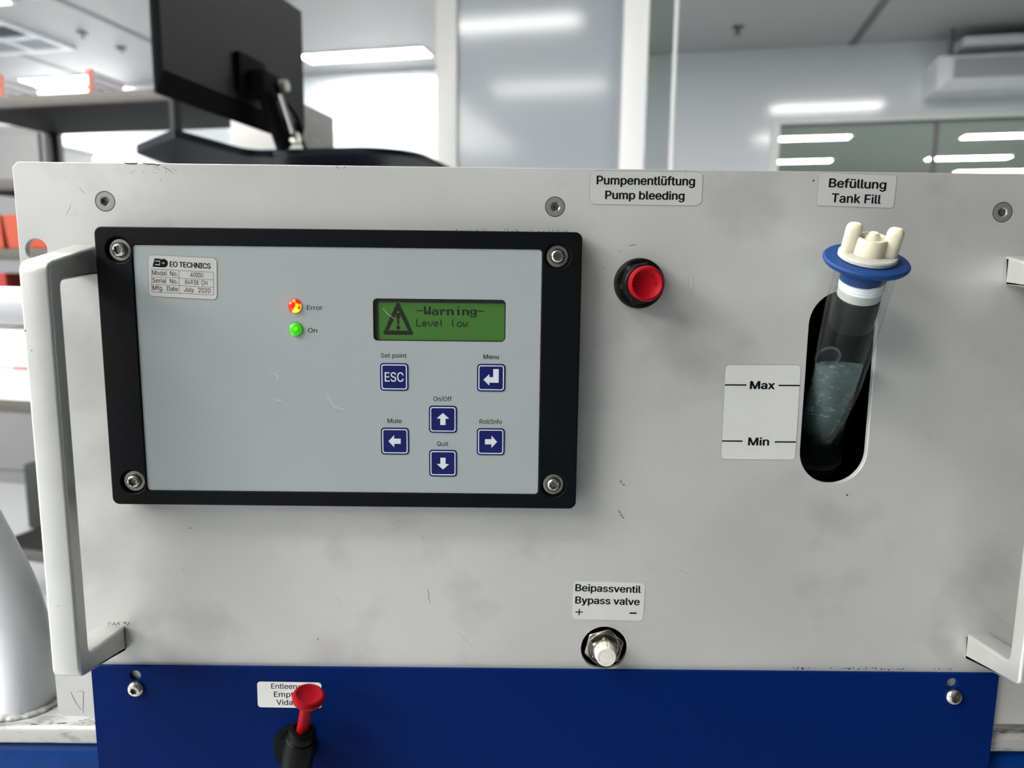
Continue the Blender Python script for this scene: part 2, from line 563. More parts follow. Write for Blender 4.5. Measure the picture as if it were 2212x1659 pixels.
# ------------------------------------------------------------------ objects
def world_of(o):
    p = Vector(o.location)
    while o.parent:
        o = o.parent
        p = p + Vector(o.location)
    return p
def obj(name, mb, parent=None, origin=None, angle=35, label=None):
    me = bpy.data.meshes.new(name)
    if parent is not None:
        po = world_of(parent)
        loc = Vector((0, 0, 0))
    else:
        if origin is None:
            xs = [v.x for v in mb.v]; ys = [v.y for v in mb.v]
            origin = Vector(((min(xs) + max(xs)) / 2, (min(ys) + max(ys)) / 2, min(v.z for v in mb.v)))
        po = Vector(origin); loc = po
    me.from_pydata([tuple(v - po) for v in mb.v], [], mb.f)
    names = []
    for k in mb.m:
        if k not in names:
            names.append(k)
    for k in names:
        me.materials.append(M[k])
    idx = {k: i for i, k in enumerate(names)}
    me.polygons.foreach_set('material_index', [idx[k] for k in mb.m])
    me.polygons.foreach_set('use_smooth', [True] * len(mb.f))
    me.update()
    me.set_sharp_from_angle(angle=radians(angle))
    o = bpy.data.objects.new(name, me)
    C.objects.link(o)
    o.location = loc
    if parent is not None:
        o.parent = parent
    if label:
        o['label'] = label
    return o
def tag(o, label, cat, group=None):
    o['label'] = label; o['category'] = cat
    if group:
        o['group'] = group
    return o
def thing(name, loc, label, cat, group=None):
    o = bpy.data.objects.new(name, None)
    o.empty_display_size = .05
    C.objects.link(o)
    o.location = loc
    return tag(o, label, cat, group)
def struct(name, mb):
    o = obj(name, mb)
    o['kind'] = 'structure'
    return o
def dup(root, delta, label=None, group=None):
    """copy a thing with its parts and their sub-parts"""
    r = root.copy(); C.objects.link(r); r.location = Vector(root.location) + Vector(delta)
    if label:
        r['label'] = label
    if group:
        r['group'] = group
    for ch in root.children:
        c = ch.copy(); C.objects.link(c); c.parent = r
        for g in ch.children:
            d = g.copy(); C.objects.link(d); d.parent = c
    return r

# ================================================================== THE ROOM
CEIL = 2.10
BACK = 7.38
A0, A1, B0 = -9.2, 4.45, -5.2
BW = 12                                                          # width of the joint grid
struct('floor', MB(TR).box(A0, A1, B0, BACK + .1, FLOOR - .05, FLOOR, 'floor'))
cb = MB(TR).box(A0, A1, B0, BACK + .1, CEIL, CEIL + .05, 'ceiling')
for k in (-6, -5, -4, 0, 1):
    a = 1.412 + 1.551 * k
    cb.box(a - .035, a + .035, B0, BACK, CEIL - .006, CEIL, 'joint')
struct('ceiling', cb)
# back wall with the window opening at the right
WX0, WX1, WZ0, WZ1 = .80, 4.3, -.15, 1.43
bw = MB(TR)
bw.box(A0, WX0, BACK, BACK + .08, FLOOR, CEIL, 'wall')
bw.box(WX1, A1, BACK, BACK + .08, FLOOR, CEIL, 'wall')
bw.box(WX0, WX1, BACK, BACK + .08, WZ1, CEIL, 'wall')
bw.box(WX0, WX1, BACK, BACK + .08, FLOOR, WZ0, 'wall')
struct('wall_back', bw)
struct('wall_left', MB(TR).box(A0 - .08, A0, B0, BACK + .1, FLOOR, CEIL, 'wall'))
wr_ = MB(TR).box(.64, .72, B0, -.30, FLOOR, CEIL, 'wall_dark')  # added dark wall out of view, keeps light from the right off the panel
wr_.box(.72, A1, -.38, -.30, FLOOR, CEIL, 'wall_dark')
struct('wall_light_blocker', wr_)
struct('wall_right', MB(TR).box(A1, A1 + .08, B0, BACK + .1, FLOOR, CEIL, 'wall_dim'))
struct('wall_rear', MB(TR).box(A0, -1.6, B0 - .08, B0, FLOOR, CEIL, 'wall_mid').box(-1.6, A1, B0 - .08, B0, FLOOR, CEIL, 'wall_dim'))
# window: frame, mullions, panes
wn = bpy.data.objects.new('window_1', None); C.objects.link(wn); wn.location = TR(WX0, BACK, WZ0); wn['kind'] = 'structure'
fr = MB(TR)
fr.box(WX0 - .03, WX0 + .045, BACK - .03, BACK + .09, WZ0, WZ1 + .03, 'trim')
fr.box(WX1 - .045, WX1 + .03, BACK - .03, BACK + .09, WZ0, WZ1 + .03, 'trim')
fr.box(WX0 + .045, WX1 - .045, BACK - .03, BACK + .09, WZ1, WZ1 + .03, 'trim')
fr.box(WX0 + .045, WX1 - .045, BACK - .03, BACK + .09, WZ0, WZ0 + .03, 'trim')
fr.box(WX0 + .045, WX1 - .045, BACK - .02, BACK + .05, WZ1 - .022, WZ1, 'joint')
obj('window_frame', fr, wn)
for a in (2.16, 3.25):
    obj('mullion', MB(TR).box(a - .018, a + .018, BACK - .01, BACK + .05, WZ0 + .03, WZ1 - .022, 'joint'), wn)
for a0, a1 in ((WX0 + .045, 2.142), (2.178, 3.232), (3.268, WX1 - .045)):
    obj('pane', MB(TR).box(a0, a1, BACK + .02, BACK + .028, WZ0 + .03, WZ1 - .022, 'glass'), wn)
# the room behind the window
nr = MB(TR)
nb0, nb1, na0, na1 = BACK + .1, 17.0, -1.5, 9.0
nr.box(na0, na1, nb1, nb1 + .05, FLOOR, CEIL, 'next_room')
nr.box(na0 - .05, na0, nb0, nb1, FLOOR, CEIL, 'next_room')
nr.box(na1, na1 + .05, nb0, nb1, FLOOR, CEIL, 'next_room')
struct('wall_next_room', nr)
struct('ceiling_next_room', MB(TR).box(na0, na1, nb0, nb1, CEIL, CEIL + .05, 'next_room'))
struct('floor_next_room', MB(TR).box(na0, na1, nb0, nb1, FLOOR - .05, FLOOR, 'floor'))
# partition in the middle: glossy panel between a beige post and a white post, then a narrow glass strip
PB = 3.65
struct('wall_partition', MB(TR).box(-1.118, -.306, PB, PB + .05, FLOOR, CEIL, 'mid_panel'))
struct('trim_1', MB(TR).box(-1.226, -1.118, PB - .02, PB + .07, FLOOR, CEIL, 'trim_warm', .004))
struct('trim_2', MB(TR).box(-.306, -.192, PB - .02, PB + .07, FLOOR, CEIL, 'trim', .004))
struct('window_2', MB(TR).box(-.192, -.075, PB + .02, PB + .03, FLOOR, CEIL, 'glass'))
struct('trim_3', MB(TR).box(-.075, -.060, PB, PB + .05, FLOOR, CEIL, 'trim'))

# ceiling tube lights
def tube_light(a, b, label, group, h=CEIL, L=1.25):
    t = thing('ceiling_light', TR(a, b, h), label, 'light', group)
    obj('lamp_frame', MB(TR).plate([rrect(a - L / 2 - .03, a + L / 2 + .03, b - .16, b + .16, .01), rrect(a - L / 2, a + L / 2, b - .13, b + .13, .01)], h - .012, h, 'lamp_body'), t)
    obj('lamp_diffuser', MB(TR).box(a - L / 2, a + L / 2, b - .13, b + .13, h - .009, h - .002, 'tube_light'), t)
    return t
G = 'ceiling lights of the near room'
tube_light(-6.80, 7.12, 'lit ceiling light low at the left edge, just above the steel shelf', G)
tube_light(-3.03, 6.86, 'lit ceiling light between the black monitor and the partition', G)
tube_light(-5.83, 4.93, 'lit ceiling light cut off by the upper left corner of the picture', G)
tube_light(-4.30, 4.86, 'lit ceiling light at the top edge left of the black monitor', G)
for a, b in [(1.63, 4.95), (1.63, 3.0), (-1.5, 1.05), (-1.5, -1.0)] + [(x, y) for x in (-3.3, -4.7, -6.1) for y in (0, -.9, -1.8, -2.7, -3.6, -4.5)]:  # second lamp and left-hand grid added out of view to brighten room and panel
    tube_light(a, b, 'lit ceiling light above the picture, reflected in the room or added unseen for its light', G)
G2 = 'ceiling lights of the room behind the window'
tube_light(1.70, 11.85, 'upper light behind the left window pane', G2)
tube_light(1.86, 14.05, 'lower light behind the left window pane', G2)
tube_light(4.53, 12.10, 'upper light behind the right window pane', G2)
tube_light(4.65, 14.10, 'light crossed by the window mullion', G2)
for a, b in ((1.0, 8.6), (3.4, 9.2), (6.2, 9.2), (2.6, 10.3)):  # extra lights out of view, added to brighten the room behind the window
    tube_light(a, b, 'ceiling light of the room behind the window, added out of sight to brighten it', G2)
tube_light(5.65, 15.80, 'lowest light at the right edge behind the window', G2)

# ceiling fittings
t = thing('ceiling_vent', TR(-5.9, 5.75, CEIL), 'square air vent with four louvres on the ceiling, upper left corner', 'vent')
vf = MB(TR)
vf.plate([rrect(-6.5, -5.62, 5.36, 6.14, .01), rrect(-6.42, -6.08, 5.43, 5.72, .005), rrect(-6.02, -5.68, 5.43, 5.72, .005), rrect(-6.42, -6.08, 5.78, 6.07, .005), rrect(-6.02, -5.68, 5.78, 6.07, .005)], CEIL - .03, CEIL, 'lamp_body')
obj('vent_frame', vf, t)
for a, b, mt in ((-6.42, 5.43, 'vent_dark'), (-6.02, 5.43, 'vent_dark'), (-6.42, 5.78, 'grille'), (-6.02, 5.78, 'grille')):
    lv = MB(TR)
    lv.box(a, a + .34, b, b + .29, CEIL - .006, CEIL, mt)
    for i in range(5):
        lv.box(a + .01, a + .33, b + .02 + i * .055, b + .035 + i * .055, CEIL - .025, CEIL - .004, mt)
    obj('louvre', lv, t)
for sa, sb_, lb in ((.384, 6.71, 'small grey sprinkler head on the ceiling right of the partition'), (-5.23, 5.79, 'small ceiling sprinkler right beside the air vent'), (-5.21, 6.23, 'small ceiling sprinkler near the left edge of the monitor')):
  t = thing('sprinkler', TR(sa, sb_, CEIL), lb, 'sprinkler', 'ceiling sprinklers')
  obj('rose', MB(frame((sa, sb_, CEIL), (1, 0, 0), (0, -1, 0), (0, 0, -1), TR)).rings([(.05, 0), (.05, .008), (.02, .014)], 'joint', n=20), t)
  obj('nozzle', MB(frame((sa, sb_, CEIL), (1, 0, 0), (0, -1, 0), (0, 0, -1), TR)).rings([(.014, .012), (.014, .05), (.03, .055), (.03, .06)], 'vent_dark' if sa > 0 else 'grille', n=20), t)

# perforated unit on the wall at upper right
t = thing('fan_unit', TR(2.4, 7.0, 1.47), 'white wall unit with a perforated grey front at the upper right', 'fan unit')
ua0, ua1, uh0, uh1, ub0 = 2.03, 3.4, 1.60, 1.88, 6.98
hs = MB(TR)
hs.box(ua0, ua1, ub0 + .06, BACK, uh0, uh1, 'unit_white')
f0 = [(ua0, ub0 + .06, uh0), (ua1, ub0 + .06, uh0), (ua1, ub0 + .06, uh1), (ua0, ub0 + .06, uh1)]
f1 = [(ua0 + .07, ub0, uh0 + .06), (ua1 - .07, ub0, uh0 + .06), (ua1 - .07, ub0, uh1 - .03), (ua0 + .07, ub0, uh1 - .03)]
hs.add(f0 + f1, [(0, 1, 5, 4), (1, 2, 6, 5), (2, 3, 7, 6), (3, 0, 4, 7), (4, 5, 6, 7)], 'unit_white')
obj('housing', hs, t)
gr = MB(TR)
gr.box(ua0 + .10, ua1 - .10, ub0 - .006, ub0, uh0 + .075, uh1 - .045, 'grille')
for i in range(52):
    for j in range(7):
        x = ua0 + .115 + i * .0222; z = uh0 + .088 + j * .0208
        gr.box(x, x + .011, ub0 - .009, ub0 - .006, z, z + .010, 'joint')
obj('perforated_front', gr, t)
obj('hanger_rod', MB(TR).tube([(ua0 + .1, ub0 + .1, uh1 - .005), (ua0 + .1, ub0 + .1, CEIL)], .018, 'joint', n=12), t)
tag(obj('cable_tray', MB(TR).box(2.2, 4.4, 7.0, 7.3, 1.94, 2.01, 'unit_white', .006)), 'long white tray under the ceiling above the perforated wall unit', 'tray')

# ================================================================== BACKGROUND THINGS
# shelf rack
rx0, rx1, rb0, rb1 = -2.33, -1.47, 1.97, 2.40
t = thing('storage_rack', TR((rx0 + rx1) / 2, (rb0 + rb1) / 2, FLOOR), 'steel storage rack with open shelves behind the left end of the chiller', 'rack')
for a in (rx0 + .02, rx1 - .02):
    for b in (rb0 + .02, rb1 - .02):
        obj('post', MB(TR).tube([(a, b, FLOOR), (a, b, .545)], .018, 'post', n=16), t)
for h in (.545, .295, .075, -.11, -.43, -.95):
    sb = MB(TR)
    sb.box(rx0, rx1, rb0, rb0 + .02, h - .036, h, 'shelf', .003)
    sb.box(rx0, rx1, rb0 + .02, rb1, h - .030, h - .004, 'shelf_dark')
    obj('shelf', sb, t)
def bin_(name, a, h, col, label, group):
    b = MB(TR)
    wd, dp, ht = .155, .30, .105
    y0 = rb0 + .02
    b.add([(a, y0, h), (a + wd, y0, h), (a + wd, y0 + dp, h), (a, y0 + dp, h), (a - .005, y0 - .01, h + ht), (a + wd + .005, y0 - .01, h + ht), (a + wd + .005, y0 + dp, h + ht), (a - .005, y0 + dp, h + ht),
           (a + .005, y0 + .01, h + .006), (a + wd - .005, y0 + .01, h + .006), (a + wd - .005, y0 + dp - .01, h + .006), (a + .005, y0 + dp - .01, h + .006), (a, y0, h + ht), (a + wd, y0, h + ht), (a + wd, y0 + dp - .01, h + ht), (a, y0 + dp - .01, h + ht)],
          [(3, 2, 1, 0), (0, 1, 5, 4), (1, 2, 6, 5), (2, 3, 7, 6), (3, 0, 4, 7), (8, 9, 10, 11), (9, 8, 12, 13), (10, 9, 13, 14), (11, 10, 14, 15), (8, 11, 15, 12), (4, 5, 13, 12), (5, 6, 14, 13), (6, 7, 15, 14), (7, 4, 12, 15)], col)
    o = obj(name, b)
    return tag(o, label, 'bin', group)
bin_('storage_bin', -2.31, .0775, 'orange', 'orange plastic bin on the rack, seen left of the panel edge', 'bins on the rack')
bin_('storage_bin', -2.135, .0775, 'orange', 'orange plastic bin on the rack, seen through the hole of the front panel', 'bins on the rack')
bin_('storage_bin', -2.31, -.1075, 'red_orange', 'red bin on the rack just above the grey cart handle', 'bins on the rack')
c = MB(TR).box(-2.31, -1.75, rb0 + .02, rb1 - .06, -.4275, -.19, 'carton_white', .004)
c.box(-2.31, -2.26, rb0 + .019, rb0 + .02, -.31, -.27, 'print_olive')
c.box(-2.31, -2.16, rb0 + .019, rb0 + .02, -.322, -.312, 'stripe_blue')
c.box(-2.16, -1.75, rb0 + .019, rb0 + .02, -.326, -.308, 'stripe_red')
tag(obj('carton', c), 'white carton with a red and blue stripe on the lower rack shelf', 'box')
# file boxes standing on the top shelf
def filebox(a, b, label):
    t = thing('file_box', TR(a, b, .545), label, 'box', 'thin boxes on the top shelf')
    p = MB(TR).box(a - .009, a + .009, b + .004, b + .13, .5455, .635, 'card')
    for z, l in ((.622, .11), (.600, .10), (.585, .115), (.568, .08)):
        p.box(a + .009, a + .0095, b + .012, b + .012 + l, z - .007, z, 'card_print')
    obj('box_body', p, t)
    obj('orange_end', MB(TR).box(a - .010, a + .010, b, b + .004, .5455, .637, 'orange'), t)
    obj('rear_end', MB(TR).box(a - .010, a + .010, b + .13, b + .133, .5455, .628, 'orange'), t)
filebox(-1.845, 2.06, 'thin white box with an orange end on the top shelf, left of the monitor')
filebox(-2.19, 2.06, 'thin white box with an orange end on the top shelf, at the picture edge')
# things behind the rack
t = thing('cabinet', TR(-3.6, 3.4, FLOOR), 'grey cabinet behind the rack at the left edge', 'cabinet')
obj('cabinet_body', MB(TR).box(-4.45, -3.16, 3.2, 3.32, FLOOR, .74, 'cabinet', .006), t)
obj('door', MB(TR).box(-3.78, -3.18, 3.18, 3.2, FLOOR + .08, .70, 'cabinet', .005), t)
obj('door', MB(TR).box(-4.42, -3.80, 3.18, 3.2, FLOOR + .08, .70, 'cabinet', .005), t)
for i, (z, lb) in enumerate(((.64, 'white plastic box on top of the stack behind the rack post'), (.50, 'white plastic box under another one behind the rack post'))):
    b = thing('plastic_box', TR(-3.82, 3.98, z), lb, 'box', 'white boxes behind the rack post')
    obj('box_body', MB(TR).box(-3.90, -3.73, 3.8, 4.15, z, z + .11, 'carton_white', .008), b)
    obj('lid', MB(TR).box(-3.91, -3.72, 3.79, 4.16, z + .11, z + .135, 'unit_white', .006), b)
b = thing('side_table', TR(-3.4, 4.0, FLOOR), 'white table carrying the stacked boxes behind the rack post', 'table')
obj('table_top', MB(TR).box(-4.1, -2.7, 3.75, 4.3, .465, .498, 'carton_white', .004), b)
for x in (-4.06, -2.74):
    for y in (3.79, 4.26):
        obj('leg', MB(TR).box(x - .02, x + .02, y - .02, y + .02, FLOOR, .465, 'trim'), b)
bc = thing('case', TR(-2.72, 2.75, FLOOR), 'black case standing on the floor left of the chiller', 'case')
obj('case_body', MB(TR).box(-2.84, -2.5, 2.62, 2.9, FLOOR, FLOOR + .3, 'black_case', .01), bc)
obj('carry_handle', MB(TR).tube([(-2.75, 2.76, FLOOR + .298), (-2.75, 2.76, FLOOR + .335), (-2.6, 2.76, FLOOR + .335), (-2.6, 2.76, FLOOR + .298)], .008, 'black_case', n=10, bend=.02), bc)

# console with the monitor
SH = .268
t = thing('console_stand', TR(-.85, 1.75, FLOOR), 'black console table with rounded corners just above the chiller', 'table')
top = [(-1.00, 1.545), (-.72, 1.545)] + [(-.72 + .13 * sin(a), 1.675 - .13 * cos(a)) for a in [radians(d) for d in range(10, 91, 10)]] + [(-.59, 2.15), (-1.24, 2.15), (-1.24, 1.60)]
obj('table_top', MB(TR).prism(top, SH, SH + .014, 'console'), t)
tray = rpoly([(-.972, 1.292), (-.962, 1.52), (-.90, 1.548), (-1.05, 1.62), (-1.24, 1.62), (-1.185, 1.44)], [.015, .03, .02, .02, .05, .02])
obj('keyboard_tray', MB(TR).prism(tray, SH - .004, SH + .012, 'console'), t)
obj('column', MB(TR).box(-1.0, -.8, 1.75, 1.95, FLOOR + .06, SH, 'console', .01), t)
obj('base', MB(TR).box(-1.25, -.6, 1.6, 2.15, FLOOR, FLOOR + .06, 'console', .02), t)
t = thing('monitor', TR(-.93, 1.44, SH + .014), 'black flat monitor on a swivel arm, seen from behind at the upper left', 'monitor')
ms = MB(TR)
mb0, mb1, mh0, mh1 = 1.178, 1.690, .318, .628
bk = -.905
# shell: flat back, sloping edge towards the screen side
fa = [(bk, mb0 + .004, mh0 + .040), (bk, mb1 - .004, mh0 + .040), (bk, mb1 - .004, mh1 - .006), (bk, mb0 + .004, mh1 - .006)]
fb = [(bk - .012, mb0, mh0), (bk - .012, mb1, mh0), (bk - .012, mb1, mh1), (bk - .012, mb0, mh1)]
fc = [(bk - .018, mb0, mh0), (bk - .018, mb1, mh0), (bk - .018, mb1, mh1), (bk - .018, mb0, mh1)]
ms.add(fa + fb, [(0, 1, 2, 3)], 'monitor')
ms.add(fa + fb, [(i, 4 + i, 4 + (i + 1) % 4, (i + 1) % 4) for i in range(4)], 'monitor_dark')  # rim in a darker colour: shade on the lower back painted in
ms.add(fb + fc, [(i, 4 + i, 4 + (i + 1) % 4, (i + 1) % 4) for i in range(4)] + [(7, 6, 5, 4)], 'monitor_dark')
obj('monitor_shell', ms, t)
obj('screen', MB(TR).box(bk - .019, bk - .0185, mb0 + .012, mb1 - .012, mh0 + .018, mh1 - .012, 'hole'), t)
vm = MB(TR)
vm.box(bk, bk + .012, 1.40, 1.50, .378, .452, 'monitor_dark', .003)
vm.box(bk + .012, bk + .045, 1.43, 1.50, .375, .425, 'monitor_dark', .006)
obj('mount_plate', vm, t)
ar = MB(TR)
ar.tube([(bk + .030, 1.455, .395), (bk + .030, 1.532, SH + .0145)], .017, 'monitor_dark', n=18)
obj('arm', ar, t)
obj('gas_strut', MB(TR).tube([(bk + .055, 1.478, .385), (bk + .055, 1.535, .30)], .006, 'chrome', n=14), t)
for p_, m_ in (((bk + .060, 1.533, .302), 'chrome'), ((bk + .055, 1.500, .405), 'steel_dull')):
    obj('pivot', MB(frame(p_, (0, 1, 0), (0, 0, 1), (1, 0, 0), TR)).rings([(.012, -.02), (.014, -.016), (.014, .004), (.011, .007)], m_, n=20), t)
obj('cable', MB(TR).tube([(bk + .02, 1.50, .40), (bk + .05, 1.56, .36), (bk + .055, 1.57, .30), (bk + .06, 1.58, SH + .0145)], .004, 'monitor_dark', n=8, bend=.03), t)
c = MB(TR)
c.box(-1.16, -.95, 1.765, 1.935, SH + .0145, .434, 'carton', .003)
for z, l in ((.35, .06), (.335, .07), (.40, .05)):
    c.box(-.95, -.9495, 1.80, 1.80 + l, z, z + .008, 'card_print')
tag(obj('carton', c), 'grey printed carton on the console table behind the monitor', 'box')

# ================================================================== THE CART
t = thing('cart', TM(0, 200, -Z0 * 1000), 'white tubular steel cart with a blue bumper that carries the chiller', 'cart')
fb_ = MB()
fb_.box(-292, 292, .6, 40, -282, -272.5, 'frame_paint', 2.2)
fb_.box(-292, -262, 40, 480, -282, -272.5, 'frame_paint')
fb_.box(262, 292, 40, 480, -282, -272.5, 'frame_paint')
fb_.box(-292, 292, 480, 520, -282, -272.5, 'frame_paint', 2.2)
g_ = random.Random(3)
for x0_, x1_ in ((-258, -222), (222, 262)):
    for _ in range(70):
        x = g_.uniform(x0_, x1_); y = min(11, abs(g_.gauss(0, 2.6)) + 2.4); l = g_.uniform(.6, 3.2); h_ = g_.uniform(.12, .45)
        fb_.add([(x, y, -272.46), (x + l, y + h_ * .3, -272.46), (x + l * 1.1, y + h_, -272.46), (x + .1, y + h_ * .9, -272.46)], [(0, 1, 2, 3)], 'mark_dark' if g_.random() < .5 else 'mark')
obj('base_frame', fb_, t)
bu = MB()
pr_ = rpoly([(1.2, -282), (30, -282), (30, -330), (1.2, -330)], [9, 5, 9, 9], 6)
bu.plate([pr_], -296, 296, 'bumper', 1.0, T=frame((0, 0, 0), (0, 1, 0), (0, 0, 1), (1, 0, 0)))
obj('bumper', bu, t)
up = MB()
up.tube([(-272, 22.5, -273), (-272, 22.5, -222), (-322, 34, -130), (-420, 80, -66), (-478, 150, -66), (-452, 198, -71), (-395, 203, -72.5), (-219, 205, -73.5)], 13.8, 'cart_paint', bend=34, n=36, seg=10)
q0, q1 = Vector((-272, 22.5, -222)), Vector((-322, 34, -130))
qd = (q1 - q0).normalized(); qs = Vector((.80, -.60, 0)); qs = (qs - qd * qs.dot(qd)).normalized(); qt = qd.cross(qs)
for k in range(26):
    tt = g_.uniform(.30, .8); an = g_.gauss(0, .06)
    n_ = qs * cos(an) + qt * sin(an)
    T_ = frame(q0 + (q1 - q0) * tt + n_ * 13.9, n_.cross(qd), n_, qd)
    up.dot(0, g_.uniform(-1, 1), g_.uniform(.35, 1.0), 0, 'scuff', T=T_)
obj('push_tube', up, t)
rt = MB()
rt.tube([(272, 22.5, -273), (272, 22.5, -222), (322, 34, -130), (420, 80, -66), (478, 150, -66), (452, 198, -71), (395, 203, -72.5), (219, 205, -73.5)], 13.8, 'cart_paint', bend=34, n=36, seg=10)
obj('push_tube', rt, t)
rnd = random.Random(5)
for sx in (-1, 1):
    wl = MB()
    n1, n2 = 160, 14
    base = len(wl.v)
    jit = [[rnd.uniform(-.12, .12) for _ in range(n2)] for _ in range(n1)]
    for i in range(n1):
        a = 2 * pi * i / n1
        for j in range(n2):
            bb = 2 * pi * j / n2
            rr = 2.3 + .22 * sin(i * .61) + .22 * sin(i * .27 + 1) + .15 * sin(i * 1.13) + jit[i][j]
            R_ = 16.0 + rr * cos(bb)
            wl.v.append(TM(sx * 272 + R_ * cos(a), 22.5 + R_ * sin(a) * .98, -272.6 + .55 * rr * sin(bb) + .6))
    for i in range(n1):
        for j in range(n2):
            i2, j2 = (i + 1) % n1, (j + 1) % n2
            wl.f.append((i * n2 + j, i2 * n2 + j, i2 * n2 + j2, i * n2 + j2)); wl.m.append('frame_paint')
    obj('weld_bead', wl, t)
lg = MB()
for x in (-277, 277):
    for y in (20, 500):
        b = MB().box(x - 14, x + 14, y - 14, y + 14, -1120, -282, 'cart_paint', 2)
        if y == 20:
            b = MB().box(x - 14, x + 14, 32, 60, -1120, -282, 'cart_paint', 2)
        obj('leg', b, t)
        yy = 46 if y == 20 else 500
        w_ = MB(frame((x - 12, yy, -1160), (0, 1, 0), (0, 0, 1), (1, 0, 0)))
        w_.rings([(30, 0), (39, 3), (39, 21), (30, 24)], 'black_plastic', n=32)
        obj('caster_wheel', w_, t)

# ================================================================== THE CHILLER
ch = thing('water_chiller', TM(0, 200, -265.8), 'light grey rack chiller with a worn metal front panel', 'chiller')
fp = MB()
FF = face2d(0, 0, 0)
stad = [(133.3 + 15.8 * cos(radians(a)), -68.3 + 15.8 * sin(radians(a))) for a in range(0, 181, 9)] + [(133.3 + 15.8 * cos(radians(a)), -127.5 + 15.8 * sin(radians(a))) for a in range(180, 361, 9)]
outer = rpoly([(-241.3, -265.8), (241.3, -265.8), (241.3, 0), (-241.3, 0)], 2.4, 1)
rack_h = lambda x, z: rrect(x - 5.1, x + 5.1, z - 3.4, z + 3.4, 3.3, 6)
holes = [stad, circ(28.2, -227.6, 11.3, 48)] + [circ(x, -16.75, 4.35, 40) for x in (-201.1, 0, 201.1)] + [circ(sx * 233.5, z, 4.9, 36) for sx in (-1, 1) for z in (-38.3, -228.0)]
fp.plate([outer] + holes, -3.0, 0, 'panel', .25, T=FF)
# wear on the lacquer
mk = lambda pts, wd, mt='mark': fp.strip(pts, wd, -.03, mt)
mk([(33.7, -33.5), (35.0, -33.2), (37.0, -33.1)], .3)
for x, z, r in ((29.6, -36.1, .25), (25.1, -38.2, .2), (22.5, -43.6, .25), (141.3, -148.7, .55), (-111.7, -224, .35), (-171, -168.3, .35), (217, -235.8, .4), (115, -4, .5), (-228.5, -75.5, .35), (11.9, -133, .3), (150, -52, .2), (-60, -172, .2), (178, -120, .2)):
    fp.dot(x, z, r, -.03, 'mark_dark')
mk([(61.1, -46.7), (63.2, -46.3), (63.8, -51.3), (63.1, -54.2), (61.5, -51.7), (61.1, -46.7)], .22, 'mark_faint')
for x, z in ((33.6, -143), (34.9, -144.6), (33.4, -158), (35.2, -160.6), (34.2, -159.4)):
    fp.dot(x, z, .8, -.028, 'mark_faint'); fp.dot(x + .3, z - .4, .35, -.032, 'mark')
mk([(-58.2, -197.7), (-57.3, -200.1), (-57.8, -202.4), (-56.7, -205.0)], .28)
mk([(-102.9, -204.3), (-101.0, -202.4), (-100.6, -205.5)], .3, 'mark_faint')
mk([(-212.1, -10.9), (-210.9, -12.5), (-209.8, -13.9)], .4, 'mark_faint')
mk([(-216.5, -18.0), (-217.3, -20.4), (-219.1, -22.9)], .3, 'mark_faint')
mk([(-191.4, -.15), (-189, -.35), (-186.8, -.3), (-185.6, -.1)], .6, 'mark_dark'); mk([(-183.2, -.1), (-181, -.4), (-178.6, -.35), (-176.4, -.9), (-175.6, -.2)], .5, 'mark_dark')
mk([(-174.5, -1.5), (-172, -2.6), (-170.2, -4.4)], .25, 'mark'); mk([(-178, -1.6), (-176, -3.0)], .25, 'mark')
mk([(-97.5, -.2), (-96.7, -1.3)], .35, 'mark_dark'); mk([(-94.2, -1.3), (-93.6, -.3)], .3, 'mark_dark')
mk([(-234.2, -252.9), (-232.7, -257.3), (-229.9, -262.5)], .35); mk([(-231, -252.6), (-227.9, -252.7), (-228.4, -258), (-229, -264.2)], .3)
mk([(-176, -187.9), (-175.1, -190.5), (-174.2, -191.1)], .3, 'mark_faint')
mk([(-84.1, -164.5), (-87.9, -168.4)], .25, 'mark_faint'); mk([(-69.7, -163), (-75.3, -165.3)], .25, 'mark_faint')
mk([(62.9, -186.6), (68.4, -189.6)], .25, 'mark_faint'); mk([(-43.2, -219.7), (-36.4, -226.8)], .22, 'mark_faint')
mk([(57.6, -.1), (58.1, -1)], .3, 'mark')
rr = random.Random(11)
for _ in range(90):
    fp.dot(-180 + rr.gauss(0, 9), -.8 - abs(rr.gauss(0, 3.2)), rr.uniform(.08, .22), -.029, 'mark_faint' if rr.random() < .7 else 'mark')
for _ in range(46):                                              # grime along the top of the control box and along the blue cover
    x = rr.uniform(-45, 10); fp.dot(x, -27.4 + rr.uniform(-.3, .5), rr.uniform(.1, .3), -.03, 'mark')
for _ in range(60):
    x = rr.uniform(120, 200); fp.dot(x, -237.0 + rr.uniform(-.4, .5), rr.uniform(.12, .4), -.03, 'mark_dark')
for _ in range(26):
    fp.dot(rr.uniform(-214, -203), -217.4 + rr.uniform(-.4, 1.4), rr.uniform(.12, .5), -.03, 'grime')
obj('front_panel', fp, ch)
cs = MB()
cs.box(-219, -217.5, 3.2, 450, -262, -4, 'chassis'); cs.box(217.5, 219, 3.2, 450, -262, -4, 'chassis')
cs.box(-217.5, 217.5, 3.2, 450, -5.5, -4, 'chassis'); cs.box(-217.5, 217.5, 3.2, 450, -262, -260.5, 'chassis')
cs.box(-217.5, 217.5, 448.5, 450, -260.5, -5.5, 'chassis')
cs.box(-219, 219, 3.2, 450, -271.8, -262, 'chassis')
obj('chassis', cs, ch)
ins = MB()
isc = MB()
isc.rings([(16, 0), (16, 40)], 'chassis', T=frame((90, 90, -118), (0, 1, 0), (0, 0, 1), (1, 0, 0)), n=32)
ins.tube([(60, 34, -120), (123, 34, -121)], 5.5, 'brass', n=20)
obj('inner_tank', isc, ch)
obj('inner_pipe', ins, ch)
